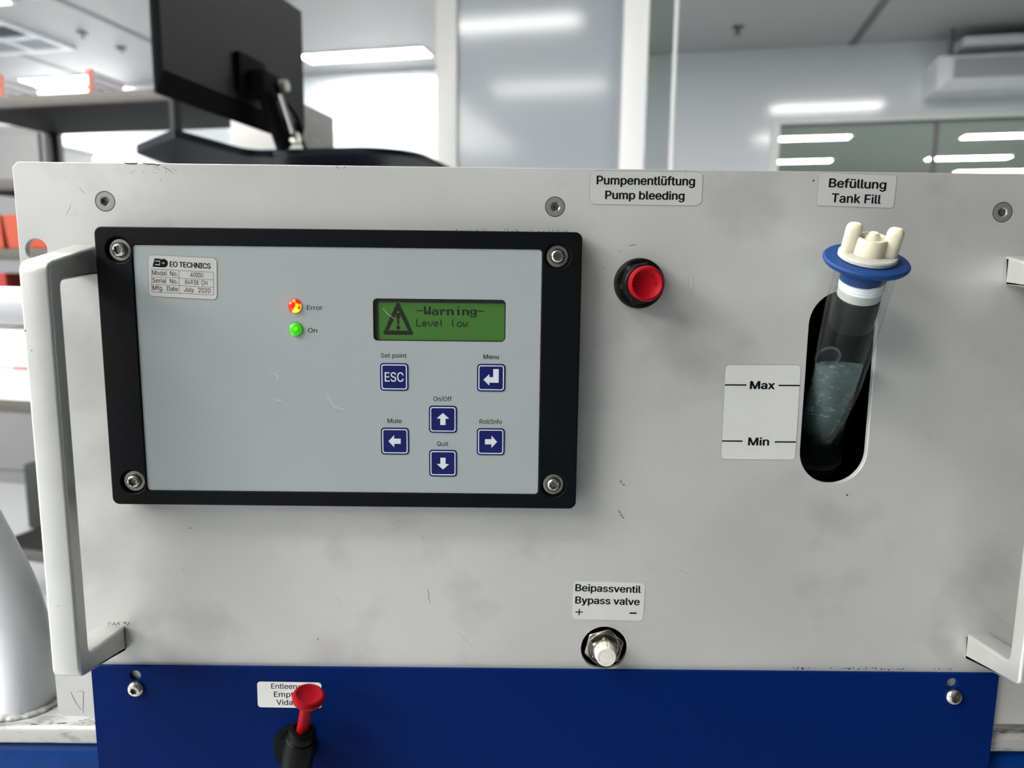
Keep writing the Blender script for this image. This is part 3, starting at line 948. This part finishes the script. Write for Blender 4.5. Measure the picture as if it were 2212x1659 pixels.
obj('inner_pipe', MB().tube([(60, 36, -106), (119, 36, -107)], 4, 'steel_dark', n=18), ch)

def hex_screw(cx, cz, rot):
    T = face2d(cx, cz, 0)
    s = MB(T)
    s.rings([(4.25, -2.9), (4.25, -.15), (4.1, .0), (2.2, .0), (hexr(2.05, rot), -.3, 'steel'), (hexr(1.85, rot), -.5, 'steel_dark'), (hexr(1.8, rot), -2.0, 'steel_dark'), (.3, -2.2, 'hole')], 'screw_grey', n=72, cap0=False, cap1=False)
    return s
for cx, rot in ((-201.1, .4), (0, .15), (201.1, .6)):
    o = obj('flush_screw', hex_screw(cx, -16.75, rot), ch)
    ringo = MB(face2d(cx, -16.75, 0)).rings([(4.2, .0), (4.45, .0), (4.45, .03), (4.2, .03)], 'mark_dark', n=48, closed=True)
    obj('screw_seat', ringo, o)

def handle(sx):
    pts = [(0, -36.0), (-38, -44.3), (-38, -223.6), (0, -230.4), (0, -218.0), (-30, -215.6), (-30, -51.8), (0, -49.0)]
    lp = rpoly(pts, [.3, 4.5, 4.5, .3, .3, 3, 3, .3], 6)
    hb = MB()
    x0, x1 = (-217.4, -205.2) if sx < 0 else (205.2, 217.4)
    hb.plate([lp], x0, x1, 'handle', 1.3, T=frame((0, 0, 0), (0, 1, 0), (0, 0, 1), (1, 0, 0)))
    for x, z, r in ((x0 + 3, -80, .3), (x0 + 1.0, -72, .45), (x0 + 5, -190, .25)):
        hb.dot(x, z, r, -38.02, 'mark')
    return obj('handle', hb, ch)
handle(-1); handle(1)

def sticker(name, cx, cz, w_, h_, rot, r, mt, parent, y=0.0, label=None, border=None, th=.12):
    T = face2d(cx, cz, y, rot)
    s = MB(T)
    s.plate([rrect(-w_ / 2, w_ / 2, -h_ / 2, h_ / 2, r)], .01, th, mt)
    if border:
        s.plate([rrect(-w_ / 2 - .14, w_ / 2 + .14, -h_ / 2 - .14, h_ / 2 + .14, r + .14), rrect(-w_ / 2, w_ / 2, -h_ / 2, h_ / 2, r)], .0, th * .6, border)
    return s
def centred(s, txt, c, half, base, cap, z, mt='ink', bold=0.0, **k):
    s.text(txt, c - half, c + half, base, cap, z, mt, bold=bold, **k)
BOLD = .07
s = sticker('sticker', 40.4, -8.2, 50.3, 14.6, 0, 3, 'sticker', ch, border='sticker_edge')
centred(s, 'Pumpenentlüftung', -.2, 21.8, 1.45, 3.7, .15, bold=BOLD)
centred(s, 'Pump bleeding', -.4, 17.6, -4.85, 3.55, .15, bold=BOLD)
obj('sticker', s, ch, label='grey sticker reading Pumpenentlüftung, Pump bleeding')
s = sticker('sticker', 134.6, -8.0, 34.7, 14.4, -1.2, 1.6, 'sticker', ch, border='sticker_edge')
centred(s, 'Befüllung', .2, 12.7, 1.0, 3.75, .15, bold=BOLD)
centred(s, 'Tank Fill', .2, 11.0, -5.5, 3.8, .15, bold=BOLD)
obj('sticker', s, ch, label='grey sticker reading Befüllung, Tank Fill')
s = sticker('sticker', 97.8, -109.4, 34.9, 44.8, 0.3, 2.0, 'sticker_white', ch, border='sticker_edge')
centred(s, 'Max', .1, 5.6, 11.2, 3.6, .15, bold=BOLD)
centred(s, 'Min', -.2, 4.75, -15.6, 3.65, .15, bold=BOLD)
for x0, x1, z in ((-17.4, -7.3, 13.0), (7.5, 17.4, 12.9), (-17.4, -7.8, -13.6), (7.3, 17.3, -13.9)):
    s.plate([rrect(x0, x1, z - .33, z + .33, .1)], .125, .15, 'ink')
obj('sticker', s, ch, label='white level sticker reading Max and Min')
s = sticker('sticker', 29.5, -203.0, 34.7, 19.4, -1.2, 2.2, 'sticker_white', ch)
centred(s, 'Beipassventil', -.4, 15.75, 4.7, 3.5, .15, bold=BOLD)
centred(s, 'Bypass valve', -.4, 15.5, -1.6, 3.5, .15, bold=BOLD)
s.plate([rrect(-15.7, -12.1, -6.25, -5.75, .1)], .125, .15, 'ink'); s.plate([rrect(-14.15, -13.65, -7.7, -4.35, .1)], .125, .152, 'ink')
s.plate([rrect(10.6, 14.1, -6.15, -5.4, .1)], .125, .15, 'ink')
obj('sticker', s, ch, label='white sticker reading Beipassventil, Bypass valve')

# pump bleed push button
bb = MB(face2d(38.6, -50.3, 0))
bb.rings([(11.3, 0), (11.4, 1.5), (11.0, 4.0), (10.4, 4.6), (hexr(10.2, .2), 4.8), (hexr(10.0, .2), 9.0), (8.6, 9.8), (8.4, 12.5), (7.6, 13.2)], 'black_plastic', n=72)
pb = obj('push_button', bb, ch, label='red push button in a black collar')
rc = MB(face2d(38.6, -50.3, 0))
rc.rings([(6.2, 13.0), (7.0, 13.4), (7.0, 16.0), (7.55, 16.8), (7.65, 19.4), (7.2, 20.6), (6.4, 21.0), (5.8, 20.6), (4.6, 19.6), (2.6, 19.1), (.8, 19.0)], 'red', n=64)
for k in range(14):
    a = 2 * pi * k / 14
    if k % 7 in (5, 6):
        continue
    T = frame((38.6 + 4.0 * cos(a), -19.45, -50.3 + 4.0 * sin(a)), (cos(a + pi / 2), 0, sin(a + pi / 2)), (-cos(a), 0, -sin(a)), (0, -1, 0))
    rc.box(-.35, .35, -.45, .45, -.1, .25, 'red', .05, T=T)
obj('button_cap', rc, pb)

# bypass valve in its hole
bv = MB(face2d(28.2, -227.6, 0))
bv.rings([(hexr(10.1, radians(17)), -9), (hexr(10.1, radians(17)), -.5), (hexr(9.7, radians(17)), -.1), (8.25, .1), (8.1, .25), (7.7, .25), (7.4, -.8), (6.9, -.8)], 'steel_dark', n=72, cap1=True)
vv = obj('bypass_valve', bv, ch, label='bypass valve with a white knob')
hx = MB(face2d(28.2, -227.6, 0)).rings([(hexr(7.0, radians(30)), -.9), (hexr(7.0, radians(30)), 2.0), (6.0, 2.7), (5.0, 2.7)], 'steel_dark', n=72)
obj('hex_nut', hx, vv)
kn = MB(face2d(28.2, -227.6, 0))
knurl = lambda r: (lambda a: r * (1 - .05 * (1 if (a * 14 / (2 * pi)) % 1 < .16 else 0)))
kn.rings([(knurl(5.2), 2.6), (knurl(5.2), 5.5), (knurl(4.9), 6.6), (4.75, 6.7), (4.75, 8.2), (4.5, 8.6), (3.6, 8.65), (3.5, 8.45), (3.2, 8.45), (3.1, 8.6), (.3, 8.6)], 'knob_white', n=112)
obj('knob', kn, vv)

# clear filling tube
TA = Vector((129.6, -23.0, -48.0))
ax = Vector((-.062, -.5, .864)).normalized()
uu = Vector((1, 0, 0)); uu = (uu - ax * uu.dot(ax)).normalized(); vv_ = ax.cross(uu)
TT = frame(TA, uu, vv_, ax)
ft = MB(TT)
ft.rings([(12.2, 5.5), (12.2, -104), (10.2, -104), (10.2, 5.5)], 'acrylic', n=64, closed=True)
obj('fill_tube', ft, ch, label='clear sloping tube in the slot')
prt = MB(frame(TA + uu * -1.5 + vv_ * 9.6 + ax * -47, uu, ax, -vv_))
prt.rings([(5.0, 0), (6.1, 0), (6.1, .9), (5.0, .9)], 'port_grey', n=40, closed=True)
obj('inlet_ring', prt, ch)
el = MB(TT)
el.rings([(13.4, -100), (13.4, -112), (9, -118)], 'chassis', n=40)
obj('tube_socket', el, ch)

# water standing in the tube: its top is level
wt = MB(TT)
n = 48
r_ = 10.0
lev = -86.0
top_ring, bot_ring = [], []
for k in range(n):
    a = 2 * pi * k / n
    p = TA + uu * (r_ * cos(a)) + vv_ * (r_ * sin(a))
    tt = (lev - p.z) / ax.z
    top_ring.append((r_ * cos(a), r_ * sin(a), tt)); bot_ring.append((r_ * cos(a), r_ * sin(a), -99.5))
wt.add(bot_ring + top_ring, [(k, (k + 1) % n, n + (k + 1) % n, n + k) for k in range(n)] + [tuple(range(n, 2 * n)), tuple(reversed(range(n)))], 'water')
o = tag(obj('coolant', wt), 'cloudy greenish water standing in the clear filling tube', 'water')
o['kind'] = 'stuff'

# plug in the mouth of the tube
pt = radians(25)
PO = TA + ax * 9.5 + Vector((-1.0, 0, 0))
pn = Vector((.0, -sin(pt), cos(pt))).normalized()
pu = Vector((1, 0, 0)); pu = (pu - pn * pu.dot(pn)).normalized(); pv_ = pn.cross(pu)
tp = thing('tank_plug', TM(*PO), 'white winged plug with a blue rubber flange in the mouth of the filling tube', 'plug')
def PT(ang=0, off=(0, 0, 0)):
    c_, s_ = cos(ang), sin(ang)
    return frame(PO + pu * off[0] + pv_ * off[1] + pn * off[2], pu * c_ + pv_ * s_, pv_ * c_ - pu * s_, pn)
bd = MB(PT())
bd.rings([(8.3, -9), (8.4, -4), (11.5, -2.4), (16.2, -1.6), (17.0, -.6), (17.1, .2), (16.5, .9), (15.2, 1.1), (9, 1.3)], 'blue_rubber', n=72)
obj('rubber_flange', bd, tp)
wc = MB(PT())
wc.rings([(11.0, 1.3), (11.6, 1.7), (11.6, 3.0), (11.2, 3.5), (6.6, 3.6)], 'cap_flange', n=64, cap1=True)
obj('cap_flange', wc, tp)
wg = MB(PT())
wg.rings([(6.6, 3.4), (6.3, 9.8), (5.8, 10.5), (5.1, 10.5), (5.0, 9.9), (3.4, 9.9), (3.0, 10.6), (2.2, 11.6), (1.6, 12.4), (.3, 12.7)], 'cap_white', n=56)
for sgn in (-1, 1):
    ca = radians(-20)
    T = PT(ca if sgn > 0 else ca + pi, (0, 0, 3.4))
    wg.box(4.6, 10.9, -3.1, 3.1, -3.0, 12.0, 'cap_white', 2.3, T=T)
obj('wing_nut', wg, tp)
TB = frame(TA + ax * 9.5, uu, vv_, ax)
tr = MB(TB)
pr2 = []
for i in range(9):
    z = -8 - i * .62
    pr2.append((8.9 + .28 * (i % 2), z))
tr.rings([(8.0, -8)] + pr2 + [(8.2, -13.2)], 'tape', n=56)
obj('thread_tape', tr, tp)
wr = MB(TB)
wr.rings([(8.3, -12.8), (8.8, -13.2), (8.8, -16.6), (8.2, -17)], 'cap_flange', n=56)
obj('spacer_ring', wr, tp)
rb = MB(TB)
rb.rings([(8.2, -16.9), (9.0, -17.6), (9.3, -24), (9.0, -31.5), (8.4, -32.4), (2, -32.6)], 'black_rubber', n=56)
obj('rubber_bung', rb, tp)

# ================================================================== THE CONTROL UNIT
cu_ = thing('control_unit', TM(-95, -4, -154), 'black framed control panel with a green display and blue keys', 'control panel')
scr = [(-191.9, -38.3), (1.0, -38.8), (-192.1, -143.2), (1.2, -142.7)]
bz = MB(FF)
bo = rrect(-202.1, 11.7, -154.0, -28.3, 3.2, 8)
bi = rrect(-185.8, -5.9, -147.2, -36.0, 1.6, 6)
bz.plate([bo, bi] + [circ(x, z, 5.7) for x, z in scr], 6.6, 9.0, 'bezel', .5)
bz.plate([rrect(-202.1, 11.7, -154.0, -28.3, 3.2, 8)], .05, 6.8, 'bezel', .0)
obj('bezel', bz, cu_)
fpz = 8.5
fc_ = MB(FF)
lcd_o = rrect(-80.7, -21.6, -77.1, -58.2, 2.0)
fc_.plate([rrect(-185.8, -5.9, -147.2, -36.0, 1.6, 6), lcd_o], 6.7, fpz, 'face', .1)
zt = fpz + .03
for txt, x0, x1, b_ in (('Error', -110.1, -103.1, -63.6), ('On', -109.9, -105.8, -73.7), ('Set point', -77.5, -66.0, -84.6), ('Menu', -31.4, -24.5, -84.7), ('On/Off', -54.0, -45.7, -104.1), ('Mute', -74.9, -68.5, -114.5), ('Roll/Info', -33.0, -22.9, -114.4), ('Quit', -52.4, -47.3, -124.9)):
    fc_.text(txt, x0, x1, b_, 2.0, zt, 'ink', bold=.02)
TF = frame((0, 0, 0), (1, 0, 0), (0, 1, 0), (0, 0, 1))
for pts in ([(-127.2, -92.2), (-124.6, -92.8), (-124.1, -94.2), (-124.8, -95.6)], [(-126.4, -104.4), (-123.6, -104.6), (-122.6, -105.4)], [(-102.4, -101.3), (-100.4, -104.8), (-99.4, -107.4), (-94.2, -108.4)]):
    fc_.strip(pts, .3, -fpz - .02, 'peel', T=TF)
for pts in ([(-126.8, -93.6), (-125.2, -95.4)], [(-125.4, -105.8), (-123.2, -106.2), (-122.2, -105.8)], [(-99.0, -108.3), (-96.8, -109.8), (-94.0, -109.4)]):  # thin shadows of the peeled film, painted on as strips
    fc_.strip(pts, .4, -fpz - .022, 'mark_faint', T=TF)
for x, z in ((-69.3, -79.9), (-65.2, -79.7), (-64.6, -80.4), (-17, -80.3), (-13.4, -80.3)):
    fc_.dot(x, z, .3, -fpz - .02, 'mark_faint', T=TF)
fc_.strip([(-65.8, -79.6), (-64.8, -80.9), (-63.9, -78.5)], .3, -fpz - .02, 'mark_faint', T=TF)
obj('face_plate', fc_, cu_)
# display
dp = MB(FF)
dp.plate([rrect(-80.6, -21.7, -77.0, -58.3, 1.9), rrect(-78.7, -22.2, -76.6, -59.9, .9)], 6.75, 7.3, 'lcd_rim')
disp = obj('display', dp, cu_)
lc = MB(FF)
lc.plate([rrect(-78.9, -22.0, -76.8, -59.7, .9)], 6.75, 6.95, 'lcd')
def bitmap(rows, x0, z0, px, pz, ov=.04):
    for j, row in enumerate(rows):
        i = 0
        while i < len(row):
            if row[i] == '#':
                k = i
                while k < len(row) and row[k] == '#':
                    k += 1
                lc.add([(x0 + i * px - ov, z0 - (j + 1) * pz - ov, 6.99), (x0 + k * px + ov, z0 - (j + 1) * pz - ov, 6.99), (x0 + k * px + ov, z0 - j * pz + ov, 6.99), (x0 + i * px - ov, z0 - j * pz + ov, 6.99)], [(0, 1, 2, 3)], 'lcd_pixel')
                i = k
            else:
                i += 1
SM = {'L': ['#....', '#....', '#....', '#....', '#....', '#....', '#####'], 'e': ['.....', '.....', '.###.', '#...#', '#####', '#....', '.###.'],
      'v': ['.....', '.....', '#...#', '#...#', '#...#', '.#.#.', '..#..'], 'l': ['.#...', '.#...', '.#...', '.#...', '.#...', '.#...', '..#..'],
      'o': ['.....', '.....', '.###.', '#...#', '#...#', '#...#', '.###.'], 'w': ['.....', '.....', '#...#', '#...#', '#.#.#', '#.#.#', '.#.#.'], ' ': ['.....'] * 7}
BG = {'-': ['........', '........', '........', '........', '#######.', '........', '........', '........', '........', '........', '........'],
      'W': ['##...##.', '##...##.', '##...##.', '##...##.', '##.#.##.', '##.#.##.', '#######.', '###.###.', '.#...#..', '........', '........'],
      'a': ['........', '........', '........', '.#####..', '.....##.', '.######.', '##...##.', '##...##.', '.######.', '........', '........'],
      'r': ['........', '........', '........', '##.###..', '.###.##.', '.##.....', '.##.....', '.##.....', '.##.....', '........', '........'],
      'n': ['........', '........', '........', '######..', '##..###.', '##...##.', '##...##.', '##...##.', '##...##.', '........', '........'],
      'i': ['...##...', '........', '........', '..###...', '...##...', '...##...', '...##...', '...##...', '...##...', '........', '........'],
      'g': ['........', '........', '........', '.######.', '##...##.', '##...##.', '##...##.', '.######.', '.....##.', '##...##.', '.#####..']}
def line(font, txt, hgt):
    return [''.join((font[c_][j] + ('.' if font is SM else '')) for c_ in txt) for j in range(hgt)]
bitmap(line(BG, '-Warning-', 11), -61.6, -61.5, .427, .43)
bitmap(line(SM, 'Level low', 7), -61.7, -67.3, .435, .47)
# warning triangle, 32 x 32 dots
A_, B_, C_ = (15.5, 1.8), (2.6, 28.4), (28.4, 28.4)
def seg(p, a, b):
    ax_, ay = b[0] - a[0], b[1] - a[1]
    q = max(0, min(1, ((p[0] - a[0]) * ax_ + (p[1] - a[1]) * ay) / (ax_ * ax_ + ay * ay)))
    return sqrt((p[0] - a[0] - q * ax_) ** 2 + (p[1] - a[1] - q * ay) ** 2)
rows = []
for j in range(32):
    row = ''
    for i in range(32):
        p = (i, j)
        d = min(seg(p, A_, B_), seg(p, B_, C_), seg(p, C_, A_))
        on = d < 1.95
        if 9 <= j <= 20 and abs(i - 15.5) < (0 if j == 9 else 1.1 if j > 14 else 1.6):
            on = True
        if 22 <= j <= 25 and abs(i - 15.5) < (2.1 if 23 <= j <= 24 else 1.1):
            on = True
        row += '#' if on else '.'
    rows.append(row)
bitmap(rows, -76.9, -60.1, .445, .46)
lc.strip([(-76.6, -62.6), (-74.4, -65.2), (-71.5, -67.2)], .16, -7.02, 'white', T=TF)
obj('lcd_screen', lc, disp)
# keys
kz = fpz + .25
def key(cx, cz, label):
    k = MB(face2d(cx, cz, 0))
    k.plate([rrect(-6.4, 6.4, -6.3, 6.3, 1.6)], fpz - .1, fpz + .2, 'navy', .08)
    k.plate([rrect(-5.75, 5.75, -5.65, 5.65, 1.1), rrect(-5.3, 5.3, -5.2, 5.2, .8)], fpz + .2, fpz + .24, 'white')
    return k, label
up_arrow = [(-2.85, .35), (0, 2.95), (2.85, .35), (1.2, .35), (1.2, -2.6), (-1.2, -2.6), (-1.2, .35)]
def turned(p, deg):
    a = radians(deg)
    return [(x * cos(a) - y * sin(a), x * sin(a) + y * cos(a)) for x, y in p]
enter = [(-3.5, -.9), (-.8, 1.7), (-.8, .3), (.9, .3), (.9, 4.0), (3.4, 4.0), (3.4, -2.2), (-.8, -2.2), (-.8, -3.5)]
for cx, cz, kind, label in ((-71.6, -93.3, 'esc', 'blue key marked ESC'), (-27.9, -93.2, 'enter', 'blue key with a bent return arrow'), (-49.7, -112.5, 0, 'blue key with an up arrow'), (-71.6, -122.9, 90, 'blue key with a left arrow'), (-27.9, -122.7, -90, 'blue key with a right arrow'), (-49.7, -133.0, 180, 'blue key with a down arrow')):
    k, lb = key(cx, cz, label)
    if kind == 'esc':
        k.text('ESC', -4.2, 4.2, -2.1, 4.2, fpz + .25, 'white', bold=.02)
    else:
        k.plate([enter if kind == 'enter' else turned(up_arrow, kind)], fpz + .2, fpz + .25, 'white')
    obj('key', k, cu_, label=lb)
# lamps
for cz, cx, mt, lb in ((-62.0, -115.4, 'led_red', 'red lit Error lamp'), (-72.3, -115.3, 'led_green', 'green lit On lamp')):
    l = MB(face2d(cx, cz, 0))
    l.rings([(3.0, fpz - .3), (3.0, fpz + .35), (2.7, fpz + .95), (2.0, fpz + 1.4), (1.1, fpz + 1.65), (.2, fpz + 1.72)], mt, n=40)
    o = obj('indicator_lamp', l, cu_, label=lb)
    obj('lamp_shadow_ring', MB(face2d(cx, cz, 0)).rings([(3.0, fpz), (3.2, fpz), (3.15, fpz + .15), (3.0, fpz + .2)], 'lcd_rim', n=40, closed=True), o)  # dark ring that paints in the thin shadow beside the lamp
# screws
for i, (x, z) in enumerate(scr):
    sb = MB(face2d(x, z, 0))
    ro = (.3, .1, .5, .2)[i]
    sb.rings([(3.3, 7.5), (3.3, 7.9), (3.1, 8.7), (2.5, 9.4), (2.15, 9.6), (torx(1.95, ro), 9.55, 'steel_dark'), (torx(1.8, ro), 8.9, 'steel_dark'), (torx(1.7, ro), 8.2, 'steel_dark')], 'steel', n=72)
    o = obj('screw', sb, cu_)
    obj('washer', MB(face2d(x, z, 0)).rings([(3.35, 6.85), (4.75, 6.85), (4.75, 7.5), (4.6, 7.6), (3.5, 7.6), (3.35, 7.5)], 'steel_dull', n=56, closed=True), o)
    obj('washer_seat', MB(face2d(x, z, 0)).rings([(2.0, 6.82), (5.6, 6.82), (5.6, 6.88), (2.0, 6.88)], 'hole', n=48, closed=True), o)
# name plate
NT = face2d(-164.5, -49.9, 0, -2.3)
np_ = MB(NT)
z1 = fpz + .12
np_.plate([rrect(-15.1, 15.1, -9.1, 9.1, 1.9)], fpz + .01, z1, 'sticker')
np_.plate([rrect(-15.2, 15.2, -9.2, 9.2, 2.0), rrect(-15.05, 15.05, -9.05, 9.05, 1.85)], fpz + .005, z1 + .01, 'mark')
zi = z1 + .02
np_.text('EO TECHNICS', -5.5, 12.3, 4.35, 2.3, zi, 'ink', bold=.075, space=.96)
# emblem: slanted E running into a disc with a four-point star
np_.plate([[(-13.2, 3.9), (-9.4, 3.9), (-9.4, 7.6), (-12.2, 7.6)]], zi - .01, zi, 'logo_green')
np_.plate([circ(-8.2, 5.75, 1.85, 36)], zi - .01, zi + .004, 'logo_green')
np_.plate([[(-10.2, 3.9), (-8.2, 3.9), (-8.2, 5.0), (-10.2, 5.0)]], zi - .01, zi, 'logo_green')
for z in (6.35, 4.75):
    np_.plate([[(-12.1, z), (-10.1, z), (-10.0, z + .32), (-12.0, z + .32)]], zi, zi + .012, 'sticker')
star = []
for k in range(8):
    a = pi / 4 * k
    r_ = .85 if k % 2 == 0 else .22
    star.append((-8.4 + r_ * cos(a), 5.75 + r_ * sin(a) * .8))
np_.plate([star], zi, zi + .014, 'sticker')
np_.plate([[(-9.95, 4.6), (-9.85, 6.9), (-10.05, 6.9), (-10.15, 4.6)]], zi, zi + .014, 'sticker')
for z in (2.9, -.45, -3.75, -7.1):
    np_.plate([rrect(-13.7, 13.6, z - .08, z + .08, 0)], zi - .01, zi, 'ink_grey')
for x in (-13.7, -1.6, 13.6):
    np_.plate([rrect(x - .08, x + .08, -7.1, 2.9, 0)], zi - .01, zi, 'ink_grey')
for a, b_, z, xa, xb in (('Model  No.', '4000U', .35, 3.4, 9.0), ('Serial  No.', '84938  CH', -2.95, 1.0, 10.8), ('Mfg.  Date', 'July.  2020', -6.25, .6, 12.2)):
    np_.text(a, -13.3, -2.2, z, 2.0, zi, 'ink', bold=.025)
    np_.text(b_, xa, xb, z, 2.0, zi, 'ink', bold=.025)
obj('nameplate', np_, cu_, label='silver nameplate with an EO TECHNICS emblem and serial table')

# ================================================================== THE BLUE COVER
bc_ = thing('cover_panel', TM(0, -1.2, -345), 'dark blue metal cover below the grey front panel', 'cover panel')
bp = MB(FF)
bp.plate([rrect(-222.2, 222.2, -345, -237.9, .4), circ(-200.7, -242.7, 2.55), circ(199.4, -242.9, 2.55)], .35, 2.1, 'blue_panel', .3)
for x, z, r in ((-158, -268, .3), (-160, -262, .2), (-30, -252, .18), (60, -290, .2), (150, -268, .2), (-155, -282, .25)):
    bp.dot(x, z, r * .6, -2.13, 'blue_rubber', T=TF)
obj('cover_sheet', bp, bc_)
for x, z, ro in ((-200.8, -249.7, .2), (200.7, -250.0, .55)):
    sb = MB(face2d(x, z, 0))
    sb.rings([(4.1, 2.1), (4.1, 2.5), (3.95, 3.0), (3.3, 3.9), (2.5, 4.4), (2.0, 4.55), (torx(1.85, ro), 4.5, 'steel_dark'), (torx(1.7, ro), 3.9, 'steel_dark'), (torx(1.6, ro), 3.1, 'steel_dark')], 'steel', n=72)
    obj('screw', sb, bc_)
s = sticker('sticker', -125.8, -252.2, 31.4, 13.5, -.4, 1.6, 'sticker_bright', bc_, y=-2.1)
s.text('Entleerung', -8.8, 9.3, 3.2, 2.75, .15, 'ink', bold=.025)
s.text('Empty', -7.6, 4.2, -1.1, 2.75, .15, 'ink', bold=.025)
s.text('Vidange', -6.5, 8.4, -5.3, 2.75, .15, 'ink', bold=.025)
obj('sticker', s, bc_, label='white sticker reading Entleerung, Empty, Vidange')
# drain valve
dv = MB(face2d(-123.8, -278.8, 0))
dv.rings([(10.8, 2.1), (10.9, 3.0), (10.4, 4.0), (8.4, 4.2), (8.2, 9.0)], 'black_plastic', n=56)
drain = obj('drain_valve', dv, bc_, label='black drain valve with a red pull knob')
D0 = Vector((-119.6, -14.0, -279.0)); D1 = Vector((-111.2, -20.0, -241.5))
da = (D1 - D0).normalized(); du = Vector((1, 0, 0)); du = (du - da * du.dot(da)).normalized(); dw = da.cross(du)
DT = frame(D0, du, dw, da)
vb = MB(DT)
vb.rings([(5.5, -9.5), (7.2, -8.0), (7.5, -4), (7.5, 10), (7.0, 12.5), (6.9, 13.6), (6.2, 14.2), (6.4, 15.0), (6.4, 18.4), (5.8, 19.4), (4.2, 19.6), (3.9, 18.6)], 'black_plastic', n=56)
obj('valve_body', vb, drain)
rk = MB(DT)
rk.rings([(2.9, 17.5), (2.8, 24), (2.9, 31.5), (3.6, 33.6), (6.2, 35.4), (7.3, 36.8), (7.5, 38.2), (7.0, 39.5), (6.0, 39.9), (5.2, 39.5), (3.6, 38.9), (.6, 38.8)], 'red', n=56)
obj('pull_knob', rk, drain)

for ob in list(bpy.data.objects):
    if ob.name == 'tmp':
        bpy.data.objects.remove(ob)
